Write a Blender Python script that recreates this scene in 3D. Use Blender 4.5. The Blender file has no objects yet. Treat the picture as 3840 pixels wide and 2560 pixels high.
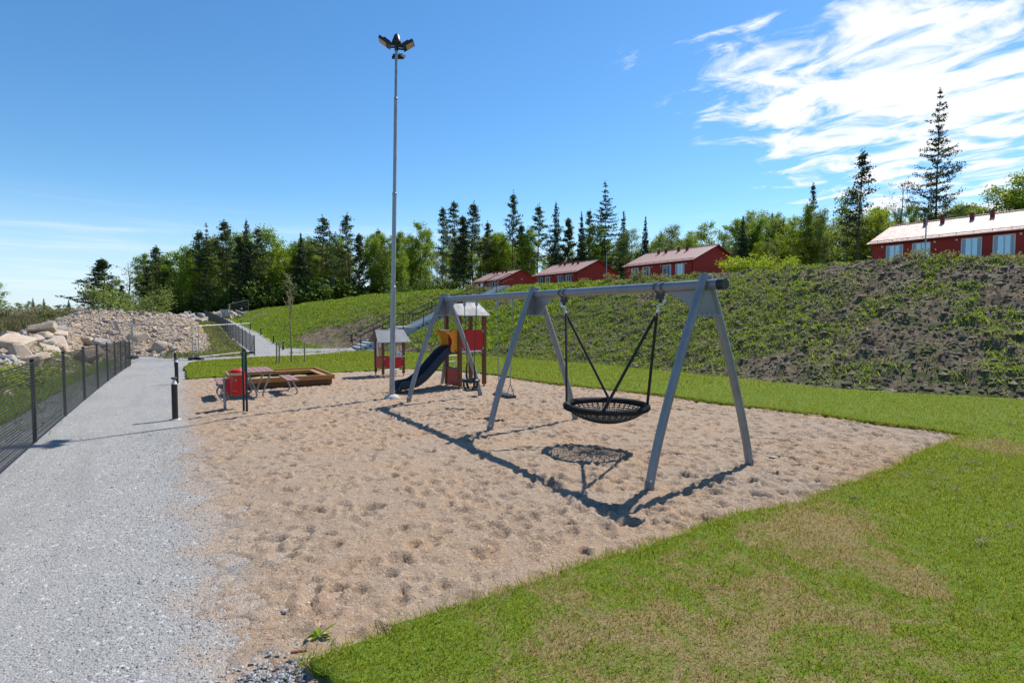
import bpy, bmesh, math, random
import numpy as np
from mathutils import Vector, Matrix

R = math.radians
scene = bpy.context.scene
COL = scene.collection
random.seed(7)
RNG = np.random.default_rng(7)

# ------------------------------------------------------------------ camera
FPX, THETA = 1280.0, math.atan(61 / 1280)      # focal length in pixels of a 2352 px wide picture, downward tilt
EYE = 1.8
cam_data = bpy.data.cameras.new('camera')
cam_data.sensor_width = 36.0
cam_data.lens = 36.0 * FPX / 2352
cam_data.clip_start = 0.05
cam_data.clip_end = 8000
cam = bpy.data.objects.new('camera', cam_data)
COL.objects.link(cam)
cam.location = (0, 0, EYE)
cam.rotation_euler = (math.pi / 2 - THETA, 0, 0)
scene.camera = cam

# ------------------------------------------------------------------ sky, sun, exposure
SUN_AZ = math.atan2(.68, .73)                  # clockwise from +Y
SUN_EL = R(51)
scene.view_settings.view_transform = 'Standard'
scene.view_settings.look = 'None'
scene.view_settings.gamma = 1
scene.view_settings.use_curve_mapping = False
scene.view_settings.exposure = 0.38
world = bpy.data.worlds.new('World')
scene.world = world
world.use_nodes = True


class NT:
    """small helper round a node tree"""
    def __init__(self, tree):
        self.t = tree
        tree.nodes.clear()

    def n(self, kind, _in=None, **kw):
        nd = self.t.nodes.new(kind)
        for k, v in kw.items():
            setattr(nd, k, v)
        if _in:
            for k, v in _in.items():
                self.s(nd.inputs[k], v)
        return nd

    def s(self, sock, v):
        if isinstance(v, bpy.types.NodeSocket):
            self.t.links.new(v, sock)
        elif isinstance(v, bpy.types.Node):
            self.t.links.new(v.outputs[0], sock)
        else:
            sock.default_value = v

    def math(self, op, a, b=0.0, c=0.0, clamp=False):
        nd = self.n('ShaderNodeMath', {0: a, 1: b, 2: c}, operation=op)
        nd.use_clamp = clamp
        return nd.outputs[0]

    def mix(self, f, a, b, kind='MIX'):
        nd = self.n('ShaderNodeMix', data_type='RGBA', blend_type=kind)
        self.s(nd.inputs[0], f)
        self.s(nd.inputs[6], a)
        self.s(nd.inputs[7], b)
        return nd.outputs[2]

    def ramp(self, f, lo, hi, a=0.0, b=1.0):
        nd = self.n('ShaderNodeMapRange', {0: f, 1: lo, 2: hi, 3: a, 4: b})
        nd.interpolation_type = 'SMOOTHSTEP'
        return nd.outputs[0]

    def noise(self, vec, scale, detail=4.0, rough=.55, dist=0.0):
        nd = self.n('ShaderNodeTexNoise', {'Scale': scale, 'Detail': detail, 'Roughness': rough, 'Distortion': dist})
        if vec is not None:
            self.s(nd.inputs['Vector'], vec)
        return nd.outputs[0]


def c4(c):
    return (c[0], c[1], c[2], 1.0)


wt = NT(world.node_tree)
sky = wt.n('ShaderNodeTexSky', sky_type='NISHITA')
sky.sun_disc = False
sky.sun_elevation = SUN_EL
sky.sun_rotation = SUN_AZ
sky.air_density = 1.0
sky.dust_density = 0.1
sky.ozone_density = 2.2
tint = wt.mix(1.0, sky.outputs[0], (.90, 1.04, 1.12, 1), 'MULTIPLY')
hsv = wt.n('ShaderNodeHueSaturation', {'Hue': .5, 'Saturation': 1.16, 'Value': 1.10, 'Color': tint})
tc = wt.n('ShaderNodeTexCoord')
sep = wt.n('ShaderNodeSeparateXYZ', {0: tc.outputs['Generated']})
zc = wt.math('MAXIMUM', wt.math('ADD', sep.outputs[2], .06), .02)
cx = wt.math('DIVIDE', sep.outputs[0], zc)
cy = wt.math('DIVIDE', sep.outputs[1], zc)
plane = wt.n('ShaderNodeCombineXYZ', {0: cx, 1: cy, 2: 0.0})
turn = wt.n('ShaderNodeMapping', {'Vector': plane.outputs[0], 'Rotation': (0, 0, R(49))})
rot = wt.n('ShaderNodeMapping', {'Vector': turn.outputs[0], 'Location': (.2, 1.35, 0), 'Scale': (2.1, 2.7, 1)})
big = wt.noise(rot.outputs[0], 1.5, 10, .62, .55)
soft = wt.noise(plane.outputs[0], .42, 3, .5, .2)
front = wt.math('MINIMUM', wt.math('SUBTRACT', wt.math('ADD', cx, wt.math('MULTIPLY', cy, 1.26)), 3.0), wt.math('ADD', wt.math('SUBTRACT', cx, wt.math('MULTIPLY', cy, .75)), .895))
cover = wt.ramp(front, -.38, .60)
thr = wt.math('SUBTRACT', .57, wt.math('MULTIPLY', cover, .21))
thr = wt.math('SUBTRACT', thr, wt.math('MULTIPLY', wt.math('SUBTRACT', soft, .5), .45))
dens = wt.ramp(wt.math('SUBTRACT', big, thr), -.02, .17)
dens = wt.math('MULTIPLY', dens, wt.ramp(cover, .0, .12))
# thin layered veil low over the horizon
low = wt.n('ShaderNodeMapping', {'Vector': tc.outputs['Generated'], 'Scale': (1.6, 1.6, 30)})
veil = wt.ramp(wt.noise(low.outputs[0], 2.0, 6, .6, .2), .46, .72)
veil = wt.math('MULTIPLY', veil, wt.math('MULTIPLY', wt.ramp(sep.outputs[2], .015, .05), wt.ramp(sep.outputs[2], .19, .08)))
dens = wt.math('MAXIMUM', dens, wt.math('MULTIPLY', veil, .5))
hz = wt.mix(wt.math('MULTIPLY', wt.ramp(sep.outputs[2], .20, -.02), .75), hsv.outputs[0], (5.3, 6.6, 8.0, 1))
skycol = wt.mix(dens, hz, (8.0, 8.3, 8.8, 1))
bg = wt.n('ShaderNodeBackground', {'Color': skycol, 'Strength': .1})
out = wt.n('ShaderNodeOutputWorld', {'Surface': bg.outputs[0]})

sun_data = bpy.data.lights.new('sun', 'SUN')
sun_data.energy = 5.0
sun_data.angle = R(.53)
sun_data.color = (1.0, .955, .88)
sun = bpy.data.objects.new('sun', sun_data)
COL.objects.link(sun)
sv = Vector((math.sin(SUN_AZ) * math.cos(SUN_EL), math.cos(SUN_AZ) * math.cos(SUN_EL), math.sin(SUN_EL)))
sun.rotation_euler = sv.to_track_quat('Z', 'Y').to_euler()

# ------------------------------------------------------------------ site grid: s runs along the swing beam, p across it
BV = np.array([-.522, .853]); PV = np.array([.853, .522]); ORG = np.array([6.73, 8.17])
PHI = math.atan2(.522, .853)


def to_sp(x, y):
    rx, ry = x - ORG[0], y - ORG[1]
    return rx * BV[0] + ry * BV[1], rx * PV[0] + ry * PV[1]


def to_xy(s, p):
    return ORG[0] + s * BV[0] + p * PV[0], ORG[1] + s * BV[1] + p * PV[1]


def hash2(ix, iy, seed):
    n = (ix.astype(np.int64) * 374761393 + iy.astype(np.int64) * 668265263 + seed * 1274126177) & 0x7fffffff
    n = ((n ^ (n >> 13)) * 1274126177) & 0x7fffffff
    return ((n ^ (n >> 16)) & 0xffff) / 65535.0


def vnoise(x, y, seed=0):
    x = np.asarray(x, float); y = np.asarray(y, float)
    ix = np.floor(x); iy = np.floor(y)
    fx = x - ix; fy = y - iy
    fx = fx * fx * (3 - 2 * fx); fy = fy * fy * (3 - 2 * fy)
    a = hash2(ix, iy, seed); b = hash2(ix + 1, iy, seed); c = hash2(ix, iy + 1, seed); d = hash2(ix + 1, iy + 1, seed)
    return (a * (1 - fx) + b * fx) * (1 - fy) + (c * (1 - fx) + d * fx) * fy


def fbm(x, y, seed=0, octv=4, gain=.5):
    t = 0; amp = 1; tot = 0
    for o in range(octv):
        t = t + amp * vnoise(x * 2 ** o + 17.3 * o, y * 2 ** o - 9.1 * o, seed + o)
        tot += amp; amp *= gain
    return t / tot - .5


SK = [-60, -2, .75, 3.7, 6, 12, 21, 28, 33, 37, 45, 60, 82, 100, 140]
TOE = [5.6, 5.5, 4.9, 3.3, 3.3, 3.6, 3.5, 3.8, 3.0, 1.9, -1.6, -2.2, -2.2, -2.2, -2.2]
CPK = [13.2, 12.9, 12.8, 12.4, 12, 12.4, 13, 13.4, 13.6, 14.6, 11, 7.5, 4.5, 3, 3]
CZK = [3.48, 3.5, 3.52, 3.6, 3.66, 3.75, 3.8, 3.9, 4.0, 4.15, 4.0, 3.75, 2.9, 2.7, 3.2]


def base_g(s):
    t = np.clip(s - 5, 0, 28)
    return -(.011 * t + .00065 * t * t)


def path_level(s):
    return base_g(s) + np.interp(s, [36, 52, 82, 115], [0, .95, 2.0, 2.6])


def zt(x, y):
    """height of the terrain"""
    s, p = to_sp(np.asarray(x, float), np.asarray(y, float))
    L = path_level(s)
    fd = np.interp(s, [-60, 5, 33, 45, 62, 200, 500], [0, 0, -.82, -.3, .9, 1.5, 3])
    toe = np.interp(s, SK, TOE); cp = np.interp(s, SK, CPK); cz = np.interp(s, SK, CZK)
    t = np.clip((p - toe) / (cp - toe), 0, 1)
    t = t * .75 + .25 * t * t * (3 - 2 * t)
    z = L + (cz - L) * t
    q = np.clip((p - cp) / 50, 0, 1)
    z = z + (8.0 - cz) * q ** 1.8
    w = np.maximum(L - np.clip(-5.6 - p, 0, 999) / 2, fd)
    k = np.clip((s - 33) / 4, 0, 1)
    left = np.where(s < 33, L, L * (1 - k) + w * k)
    return np.where(p < -5.6, left, z)


def zs(s, p):
    x, y = to_xy(s, p)
    return float(zt(x, y))


def site(s, p, dz=0.0):
    x, y = to_xy(s, p)
    return Vector((x, y, float(zt(x, y)) + dz))


def sight(u, d):
    """x on the ground plan of the bearing u (2352 px wide picture) at distance d ahead"""
    return (u - 1176) / FPX * d


def height_at(v, d):
    return EYE - (v - 723) / FPX * d


# ------------------------------------------------------------------ object helpers
def link(o):
    COL.objects.link(o)
    return o


def tag(o, label=None, cat=None, group=None, kind=None):
    if label: o['label'] = label
    if cat: o['category'] = cat
    if group: o['group'] = group
    if kind: o['kind'] = kind
    return o


def thing(name, label, cat, loc=(0, 0, 0), rz=0.0, group=None):
    o = link(bpy.data.objects.new(name, None))
    o.empty_display_size = .2
    o.location = loc
    o.rotation_euler = (0, 0, rz)
    return tag(o, label, cat, group)


class MB:
    def __init__(self):
        self.v = []; self.f = []; self.sm = []

    def add(self, vs, fs, smooth=False):
        k = len(self.v)
        self.v += [tuple(q) for q in vs]
        self.f += [tuple(i + k for i in f) for f in fs]
        self.sm += [smooth] * len(fs)
        return self

    def box(self, c, size, rz=0.0, rx=0.0, ry=0.0, taper=1.0):
        hx, hy, hz = size[0] / 2, size[1] / 2, size[2] / 2
        m = Matrix.Translation(c) @ Matrix.Rotation(rz, 4, 'Z') @ Matrix.Rotation(ry, 4, 'Y') @ Matrix.Rotation(rx, 4, 'X')
        vs = []
        for z in (-1, 1):
            k = taper if z > 0 else 1
            for x, y in ((-1, -1), (1, -1), (1, 1), (-1, 1)):
                vs.append(m @ Vector((x * hx * k, y * hy * k, z * hz)))
        return self.add(vs, [(3, 2, 1, 0), (4, 5, 6, 7), (0, 1, 5, 4), (1, 2, 6, 5), (2, 3, 7, 6), (3, 0, 4, 7)])

    def bar(self, a, b, w, h=None):
        h = h or w
        a = Vector(a); b = Vector(b); d = (b - a).normalized()
        up = Vector((0, 0, 1)) if abs(d.z) < .95 else Vector((0, 1, 0))
        sx = d.cross(up).normalized() * (w / 2); sz = sx.cross(d).normalized() * (h / 2)
        vs = [q + i * sx + j * sz for q in (a, b) for i, j in ((-1, -1), (1, -1), (1, 1), (-1, 1))]
        return self.add(vs, [(0, 1, 2, 3), (7, 6, 5, 4), (0, 4, 5, 1), (1, 5, 6, 2), (2, 6, 7, 3), (3, 7, 4, 0)])

    def tube(self, path, r, n=10, cap=True, flat=1.0):
        path = [Vector(q) for q in path]
        rs = r if isinstance(r, (list, tuple)) else [r] * len(path)
        vs = []
        ref = None
        for i, q in enumerate(path):
            d = (path[min(i + 1, len(path) - 1)] - path[max(i - 1, 0)]).normalized()
            if ref is None:
                ref = Vector((0, 0, 1)) if abs(d.z) < .9 else Vector((1, 0, 0))
            e1 = (ref - d * ref.dot(d)).normalized(); e2 = d.cross(e1)
            ref = e1
            for k in range(n):
                a = 2 * math.pi * k / n
                vs.append(q + (e1 * math.cos(a) * flat + e2 * math.sin(a)) * rs[i])
        fs = []
        for i in range(len(path) - 1):
            for k in range(n):
                k2 = (k + 1) % n
                fs.append((i * n + k, i * n + k2, (i + 1) * n + k2, (i + 1) * n + k))
        self.add(vs, fs, True)
        if cap:
            m = len(path) - 1
            self.add([vs[k] for k in range(n)], [tuple(range(n - 1, -1, -1))])
            self.add([vs[m * n + k] for k in range(n)], [tuple(range(n))])
        return self

    def lathe(self, prof, c=(0, 0, 0), n=20):
        vs = []
        for r_, z in prof:
            for k in range(n):
                a = 2 * math.pi * k / n
                vs.append((c[0] + r_ * math.cos(a), c[1] + r_ * math.sin(a), c[2] + z))
        fs = []
        for i in range(len(prof) - 1):
            for k in range(n):
                k2 = (k + 1) % n
                fs.append((i * n + k, i * n + k2, (i + 1) * n + k2, (i + 1) * n + k))
        return self.add(vs, fs, True)

    def prism(self, pts, o, ex, ey, t):
        """outline pts (2D) in the plane o, ex, ey, thickness t along ex x ey, centred"""
        o = Vector(o); ex = Vector(ex).normalized(); ey = Vector(ey).normalized(); ez = ex.cross(ey)
        n = len(pts)
        vs = [o + ex * a + ey * b + ez * (t / 2) for a, b in pts] + [o + ex * a + ey * b - ez * (t / 2) for a, b in pts]
        fs = [tuple(range(n)), tuple(range(2 * n - 1, n - 1, -1))]
        fs += [(i, i + n, (i + 1) % n + n, (i + 1) % n) for i in range(n)]
        return self.add(vs, fs)

    def mesh(self, name):
        me = bpy.data.meshes.new(name)
        me.from_pydata(self.v, [], self.f)
        me.polygons.foreach_set('use_smooth', self.sm)
        me.update()
        return me


def part(name, mb, mat, parent=None, loc=None, bevel=0.0):
    me = mb.mesh(name) if isinstance(mb, MB) else mb
    if mat is not None and not me.materials:
        me.materials.append(mat)
    o = link(bpy.data.objects.new(name, me))
    if parent is not None:
        o.parent = parent
    if loc is not None:
        o.location = loc
    if bevel:
        b = o.modifiers.new('bevel', 'BEVEL'); b.width = bevel; b.segments = 2; b.limit_method = 'ANGLE'
    return o


def copy_tree(o, parent=None):
    c = link(o.copy())
    c.parent = parent
    for ch in o.children:
        copy_tree(ch, c)
    return c


def np_mesh(name, V, F, mat, smooth=False):
    """V (n,3), F (m,k) with k corners each"""
    V = np.asarray(V, np.float32); F = np.asarray(F, np.int32)
    me = bpy.data.meshes.new(name)
    m, k = F.shape
    me.vertices.add(len(V)); me.vertices.foreach_set('co', V.ravel())
    me.loops.add(m * k); me.loops.foreach_set('vertex_index', F.ravel())
    me.polygons.add(m)
    me.polygons.foreach_set('loop_start', np.arange(0, m * k, k, dtype=np.int32))
    try:
        me.polygons.foreach_set('loop_total', np.full(m, k, np.int32))
    except Exception:
        pass
    me.update(calc_edges=True)
    me.polygons.foreach_set('use_smooth', np.full(m, smooth))
    me.materials.append(mat)
    me.validate()
    return me


def inside(poly, x, y):
    poly = np.asarray(poly, float)
    res = np.zeros(np.shape(x), bool)
    j = len(poly) - 1
    for i in range(len(poly)):
        xi, yi = poly[i]; xj, yj = poly[j]
        hit = ((yi > y) != (yj > y)) & (x < (xj - xi) * (y - yi) / (yj - yi + 1e-12) + xi)
        res ^= hit
        j = i
    return res


def sheet(name, sa, pa, zf, mat, mask=None, skirt=0.0, smooth=True):
    """grid sheet over the site; zf(s, p) gives the height above the terrain"""
    S, Pp = np.meshgrid(sa, pa, indexing='ij')
    X, Y = to_xy(S, Pp)
    Z = zt(X, Y) + zf(S, Pp)
    n, m = S.shape
    idx = np.arange(n * m).reshape(n, m)
    q = np.stack([idx[:-1, :-1], idx[:-1, 1:], idx[1:, 1:], idx[1:, :-1]], -1).reshape(-1, 4)
    if mask is not None:
        cs = (S[:-1, :-1] + S[1:, 1:]) / 2; cp = (Pp[:-1, :-1] + Pp[1:, 1:]) / 2
        q = q[mask(cs, cp).ravel()]
    V = np.stack([X.ravel(), Y.ravel(), Z.ravel()], -1)
    if skirt:
        e = np.concatenate([q[:, [0, 1]], q[:, [1, 2]], q[:, [2, 3]], q[:, [3, 0]]])
        key = np.sort(e, 1); key = key[:, 0].astype(np.int64) * (n * m) + key[:, 1]
        u, inv, cnt = np.unique(key, return_inverse=True, return_counts=True)
        be = e[cnt[inv] == 1]
        low = V.copy(); low[:, 2] -= skirt
        V = np.concatenate([V, low])
        q = np.concatenate([q, np.stack([be[:, 1], be[:, 0], be[:, 0] + n * m, be[:, 1] + n * m], -1)])
    used, inv = np.unique(q, return_inverse=True)
    q = inv.reshape(-1, 4)
    me = np_mesh(name, V[used], q, mat, smooth)
    return link(bpy.data.objects.new(name, me))

# ------------------------------------------------------------------ materials
def new_mat(name):
    m = bpy.data.materials.new(name)
    m.use_nodes = True
    t = NT(m.node_tree)
    o = t.n('ShaderNodeOutputMaterial')
    b = t.n('ShaderNodeBsdfPrincipled')
    t.s(o.inputs[0], b.outputs[0])
    return m, t, b, o


def pmat(name, c1, c2=None, scale=6.0, rough=.6, bump=0.0, bscale=None, metal=0.0, spec=.5, stretch=(1, 1, 1), detail=5.0, world_space=False, rvar=.1):
    m, t, b, o = new_mat(name)
    c2 = c2 or tuple(x * .82 for x in c1)
    if world_space:
        vec = t.n('ShaderNodeNewGeometry').outputs['Position']
    else:
        vec = t.n('ShaderNodeTexCoord').outputs['Object']
    mp = t.n('ShaderNodeMapping', {'Vector': vec, 'Scale': stretch}).outputs[0]
    ns = t.noise(mp, scale, detail, .6)
    f = t.ramp(ns, .3, .7)
    t.s(b.inputs['Base Color'], t.mix(f, c4(c1), c4(c2)))
    t.s(b.inputs['Roughness'], t.ramp(ns, .2, .8, max(rough - rvar, .03), min(rough + rvar, 1)))
    b.inputs['Metallic'].default_value = metal
    b.inputs['Specular IOR Level'].default_value = spec
    if bump:
        bn = t.n('ShaderNodeBump', {'Strength': bump, 'Distance': .02, 'Height': t.noise(mp, bscale or scale * 4, 4, .6)})
        t.s(b.inputs['Normal'], bn.outputs[0])
    return m


def leaf_mat(name, cols, trans=.4, rough=.6, patch=None, pscale=.6, spec=.2):
    """cols: colours spread by a random value per leaf; patch: second list used where a soft patch noise is high"""
    m = bpy.data.materials.new(name)
    m.use_nodes = True
    t = NT(m.node_tree)
    o = t.n('ShaderNodeOutputMaterial')
    geo = t.n('ShaderNodeNewGeometry')

    def spread(cs):
        cr = t.n('ShaderNodeValToRGB', {0: geo.outputs['Random Per Island']})
        el = cr.color_ramp.elements
        el[0].position = 0; el[0].color = c4(cs[0])
        el[1].position = 1; el[1].color = c4(cs[-1])
        for i, c in enumerate(cs[1:-1]):
            e = el.new((i + 1) / (len(cs) - 1)); e.color = c4(c)
        return cr.outputs[0]
    col = spread(cols)
    if patch:
        col = t.mix(patch_factor(t, geo.outputs['Position'], pscale), col, spread(patch))
    d = t.n('ShaderNodeBsdfPrincipled', {'Base Color': col, 'Roughness': rough, 'Specular IOR Level': spec})
    tr = t.n('ShaderNodeBsdfTranslucent', {'Color': col})
    mx = t.n('ShaderNodeMixShader', {0: trans, 1: d.outputs[0], 2: tr.outputs[0]})
    t.s(o.inputs[0], mx.outputs[0])
    return m


def patch_factor(t, pos0, scale):
    """where the turf is scorched: along the near edge of the sand, and in random patches"""
    wob = t.n('ShaderNodeTexNoise', {'Vector': pos0, 'Scale': 1.1, 'Detail': 4.0})
    pos = t.n('ShaderNodeVectorMath', {0: pos0, 1: t.n('ShaderNodeVectorMath', {0: wob.outputs['Color'], 'Scale': 2.4}, operation='SCALE').outputs[0]}, operation='ADD').outputs[0]
    pos = t.n('ShaderNodeVectorMath', {0: pos, 1: (1.2, 1.2, 1.2)}, operation='SUBTRACT').outputs[0]
    n1 = t.noise(pos, scale, 4, .6, .4)
    n2 = t.noise(pos, scale * 7, 4, .65)
    sx = t.n('ShaderNodeSeparateXYZ', {0: pos})
    d1 = t.n('ShaderNodeVectorMath', {0: pos, 1: (1.35, 2.75, 0)}, operation='DISTANCE').outputs['Value']
    d2 = t.n('ShaderNodeVectorMath', {0: pos, 1: (2.55, 4.35, 0)}, operation='DISTANCE').outputs['Value']
    d3 = t.n('ShaderNodeVectorMath', {0: pos, 1: (-.1, 2.2, 0)}, operation='DISTANCE').outputs['Value']
    d4 = t.n('ShaderNodeVectorMath', {0: pos, 1: (6.6, 6.9, 0)}, operation='DISTANCE').outputs['Value']
    near = t.math('MAXIMUM', t.ramp(d1, 2.0, .3), t.math('MAXIMUM', t.ramp(d2, 1.2, .2), t.math('MULTIPLY', t.ramp(d3, 1.3, .2), .6)))
    near = t.math('MAXIMUM', near, t.math('MULTIPLY', t.ramp(d4, 1.3, .3), .8))
    f = t.math('ADD', t.math('MULTIPLY', n1, .55), t.math('MULTIPLY', n2, .66))
    f = t.math('ADD', f, t.math('MULTIPLY', near, .24))
    return t.ramp(f, .675, .86)


M = {}
M['grass'] = leaf_mat('grass', [(.105, .165, .004), (.195, .255, .006), (.285, .325, .010), (.37, .375, .028), (.48, .40, .12)], .44,
                      patch=[(.24, .20, .035), (.44, .31, .09), (.56, .41, .16), (.20, .25, .02)], pscale=.55)
M['weed'] = leaf_mat('weed', [(.08, .14, .008), (.16, .26, .014), (.27, .37, .02), (.38, .44, .05)], .5)
M['weed_dry'] = leaf_mat('weed_dry', [(.12, .10, .045), (.20, .17, .08), (.10, .12, .03)], .25)
M['birch_leaf'] = leaf_mat('birch_leaf', [(.13, .20, .018), (.21, .31, .026), (.33, .42, .045)], .58)
M['lime_leaf'] = leaf_mat('lime_leaf', [(.17, .25, .014), (.28, .36, .02), (.40, .44, .04)], .5)
M['pale_leaf'] = leaf_mat('pale_leaf', [(.14, .19, .045), (.21, .27, .06), (.29, .34, .09)], .5)
M['pine_needle'] = leaf_mat('pine_needle', [(.05, .078, .03), (.085, .118, .045), (.135, .165, .065)], .35)
M['spruce_needle'] = leaf_mat('spruce_needle', [(.034, .060, .026), (.058, .09, .038), (.095, .13, .052)], .3)
M['larch_needle'] = leaf_mat('larch_needle', [(.030, .050, .020), (.05, .078, .028), (.08, .11, .04)], .3)
M['brown_bud'] = leaf_mat('brown_bud', [(.09, .07, .04), (.13, .10, .055), (.10, .10, .04)], .2)
M['shrub_leaf'] = leaf_mat('shrub_leaf', [(.16, .17, .03), (.28, .25, .07), (.40, .34, .14)], .4)
M['bush_leaf'] = leaf_mat('bush_leaf', [(.055, .10, .014), (.095, .16, .02), (.15, .21, .035)], .4)
M['scrub_leaf'] = leaf_mat('scrub_leaf', [(.18, .14, .08), (.27, .22, .12), (.18, .21, .07), (.32, .27, .15)], .35)
M['bark'] = pmat('bark', (.055, .042, .033), (.10, .08, .062), 9, .9, .6, stretch=(1, 1, .2))
M['pine_bark'] = pmat('pine_bark', (.10, .055, .035), (.19, .10, .055), 5, .9, .5, stretch=(1, 1, .25))
M['birch_bark'] = pmat('birch_bark', (.38, .36, .33), (.08, .07, .065), 5, .8, .3, stretch=(1, 1, 1.6))
M['young_bark'] = pmat('young_bark', (.22, .17, .12), (.30, .24, .17), 14, .8, .3)

M['steel'] = pmat('steel', (.20, .215, .235), (.255, .27, .29), 3.5, .42, .04, metal=.25, spec=.5)
M['steel_dull'] = pmat('steel_dull', (.24, .23, .225), (.18, .175, .17), 4, .5, .05, metal=.2)
M['galv'] = pmat('galv', (.34, .35, .36), (.25, .26, .275), 9, .42, .08, metal=.55)
M['pole'] = pmat('pole', (.25, .275, .295), (.33, .35, .37), 5, .38, .05, metal=.45)
M['chrome'] = pmat('chrome', (.62, .63, .65), (.48, .49, .5), 12, .3, metal=.85)
M['black_plastic'] = pmat('black_plastic', (.010, .011, .013), (.018, .019, .021), 12, .42, .05)
M['black_rope'] = pmat('black_rope', (.011, .012, .014), (.03, .03, .033), 160, .75, .8, bscale=180)
M['black_metal'] = pmat('black_metal', (.012, .013, .017), (.02, .021, .026), 6, .4)
M['net_black'] = pmat('net_black', (.014, .015, .017), (.025, .026, .028), 8, .6)
M['slide_blue'] = pmat('slide_blue', (.014, .021, .038), (.02, .028, .047), 4, .42, .03, rvar=.06, spec=.35)
M['orange'] = pmat('orange', (.78, .30, .012), (.70, .26, .012), 5, .42)
M['red'] = pmat('red', (.52, .012, .012), (.44, .010, .011), 5, .4, rvar=.06)
M['red_bin'] = pmat('red_bin', (.60, .010, .012), (.50, .008, .010), 6, .36)
M['band'] = pmat('band', (.68, .50, .20), (.6, .44, .18), 8, .45)
M['roof_grey'] = pmat('roof_grey', (.15, .16, .18), (.13, .14, .156), 3, .62, .02, spec=.4)
M['cream'] = pmat('cream', (.58, .42, .32), (.53, .38, .29), 5, .5)
M['white'] = pmat('white', (.74, .74, .72), (.66, .66, .64), 6, .5)
M['wood_red'] = pmat('wood_red', (.20, .062, .020), (.115, .034, .012), 10, .55, .3, stretch=(3, 3, .25))
M['wood_gold'] = pmat('wood_gold', (.44, .215, .055), (.31, .14, .034), 8, .6, .35, stretch=(1, 1, 4))
M['wood_dark'] = pmat('wood_dark', (.10, .05, .022), (.15, .075, .03), 8, .75, .35)
M['wood_table'] = pmat('wood_table', (.30, .165, .14), (.22, .115, .095), 7, .62, .35, stretch=(6, .8, 1))
M['wood_pale'] = pmat('wood_pale', (.40, .30, .20), (.28, .20, .125), 9, .75, .35, stretch=(2, 2, .4))
M['concrete'] = pmat('concrete', (.50, .49, .47), (.40, .39, .38), 6, .85, .25, bscale=40)
M['step_stone'] = pmat('step_stone', (.54, .54, .53), (.46, .46, .455), 5, .8, .25, bscale=60)
M['green_board'] = pmat('green_board', (.02, .19, .09), (.025, .23, .11), 5, .4)
M['lens'] = pmat('lens', (.52, .37, .30), (.47, .33, .27), 60, .3)
M['strap'] = pmat('strap', (.55, .45, .30), (.45, .36, .24), 20, .8)
M['house_red'] = pmat('house_red', (.47, .038, .024), (.40, .032, .020), 1.5, .75, .35, bscale=3, stretch=(.6, .6, 9))
M['trim_red'] = pmat('trim_red', (.16, .012, .011), (.20, .016, .013), 3, .6)
M['tile_red'] = pmat('tile_red', (.54, .33, .265), (.47, .28, .22), 2.2, .56, .1, bscale=9, rvar=.08, spec=.38)
M['frame_white'] = pmat('frame_white', (.76, .76, .75), (.70, .70, .69), 6, .45)
M['glass'] = pmat('glass', (.30, .42, .50), (.22, .33, .42), .6, .08, metal=.75, rvar=.04)
M['curtain'] = pmat('curtain', (.55, .58, .60), (.42, .45, .48), 14, .8, stretch=(1, 8, .2))
M['cabinet'] = pmat('cabinet', (.36, .39, .42), (.30, .33, .36), 4, .5)
M['yellow'] = pmat('yellow', (.75, .42, .02), (.65, .36, .02), 6, .5)
M['dandelion'] = pmat('dandelion', (.85, .55, .01), (.75, .45, .01), 20, .6)
M['wire'] = pmat('wire', (.06, .065, .07), (.05, .053, .058), 9, .45, metal=.5)


def rock_mat(name, a, b, c):
    m, t, bs, o = new_mat(name)
    tcn = t.n('ShaderNodeTexCoord').outputs['Object']
    info = t.n('ShaderNodeObjectInfo')
    geo = t.n('ShaderNodeNewGeometry')
    n1 = t.noise(tcn, 1.6, 6, .65, .3)
    n2 = t.noise(tcn, 14, 5, .7)
    rnd = t.math('FRACT', t.math('ADD', info.outputs['Random'], geo.outputs['Random Per Island']))
    col = t.mix(t.ramp(n1, .38, .62), c4(a), c4(b))
    col = t.mix(t.ramp(rnd, .78, .84), col, c4(c))
    col = t.mix(t.math('MULTIPLY', t.ramp(n2, .45, .75), .45), col, c4(tuple(x * .45 for x in a)))
    t.s(bs.inputs['Base Color'], col)
    bs.inputs['Roughness'].default_value = .9
    bn = t.n('ShaderNodeBump', {'Strength': .7, 'Distance': .05, 'Height': t.noise(tcn, 9, 6, .7)})
    t.s(bs.inputs['Normal'], bn.outputs[0])
    return m


M['rock'] = rock_mat('rock', (.42, .315, .225), (.48, .40, .32), (.30, .285, .265))
M['rock_grey'] = rock_mat('rock_grey', (.34, .32, .31), (.42, .38, .35), (.16, .165, .18))


def ground_mat(name, build):
    m, t, b, o = new_mat(name)
    pos = t.n('ShaderNodeNewGeometry').outputs['Position']
    col, h, strength, dist = build(t, pos)
    t.s(b.inputs['Base Color'], col)
    b.inputs['Roughness'].default_value = .95
    b.inputs['Specular IOR Level'].default_value = .15
    if h is not None:
        bn = t.n('ShaderNodeBump', {'Strength': strength, 'Distance': dist, 'Height': h})
        t.s(b.inputs['Normal'], bn.outputs[0])
    return m


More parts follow.
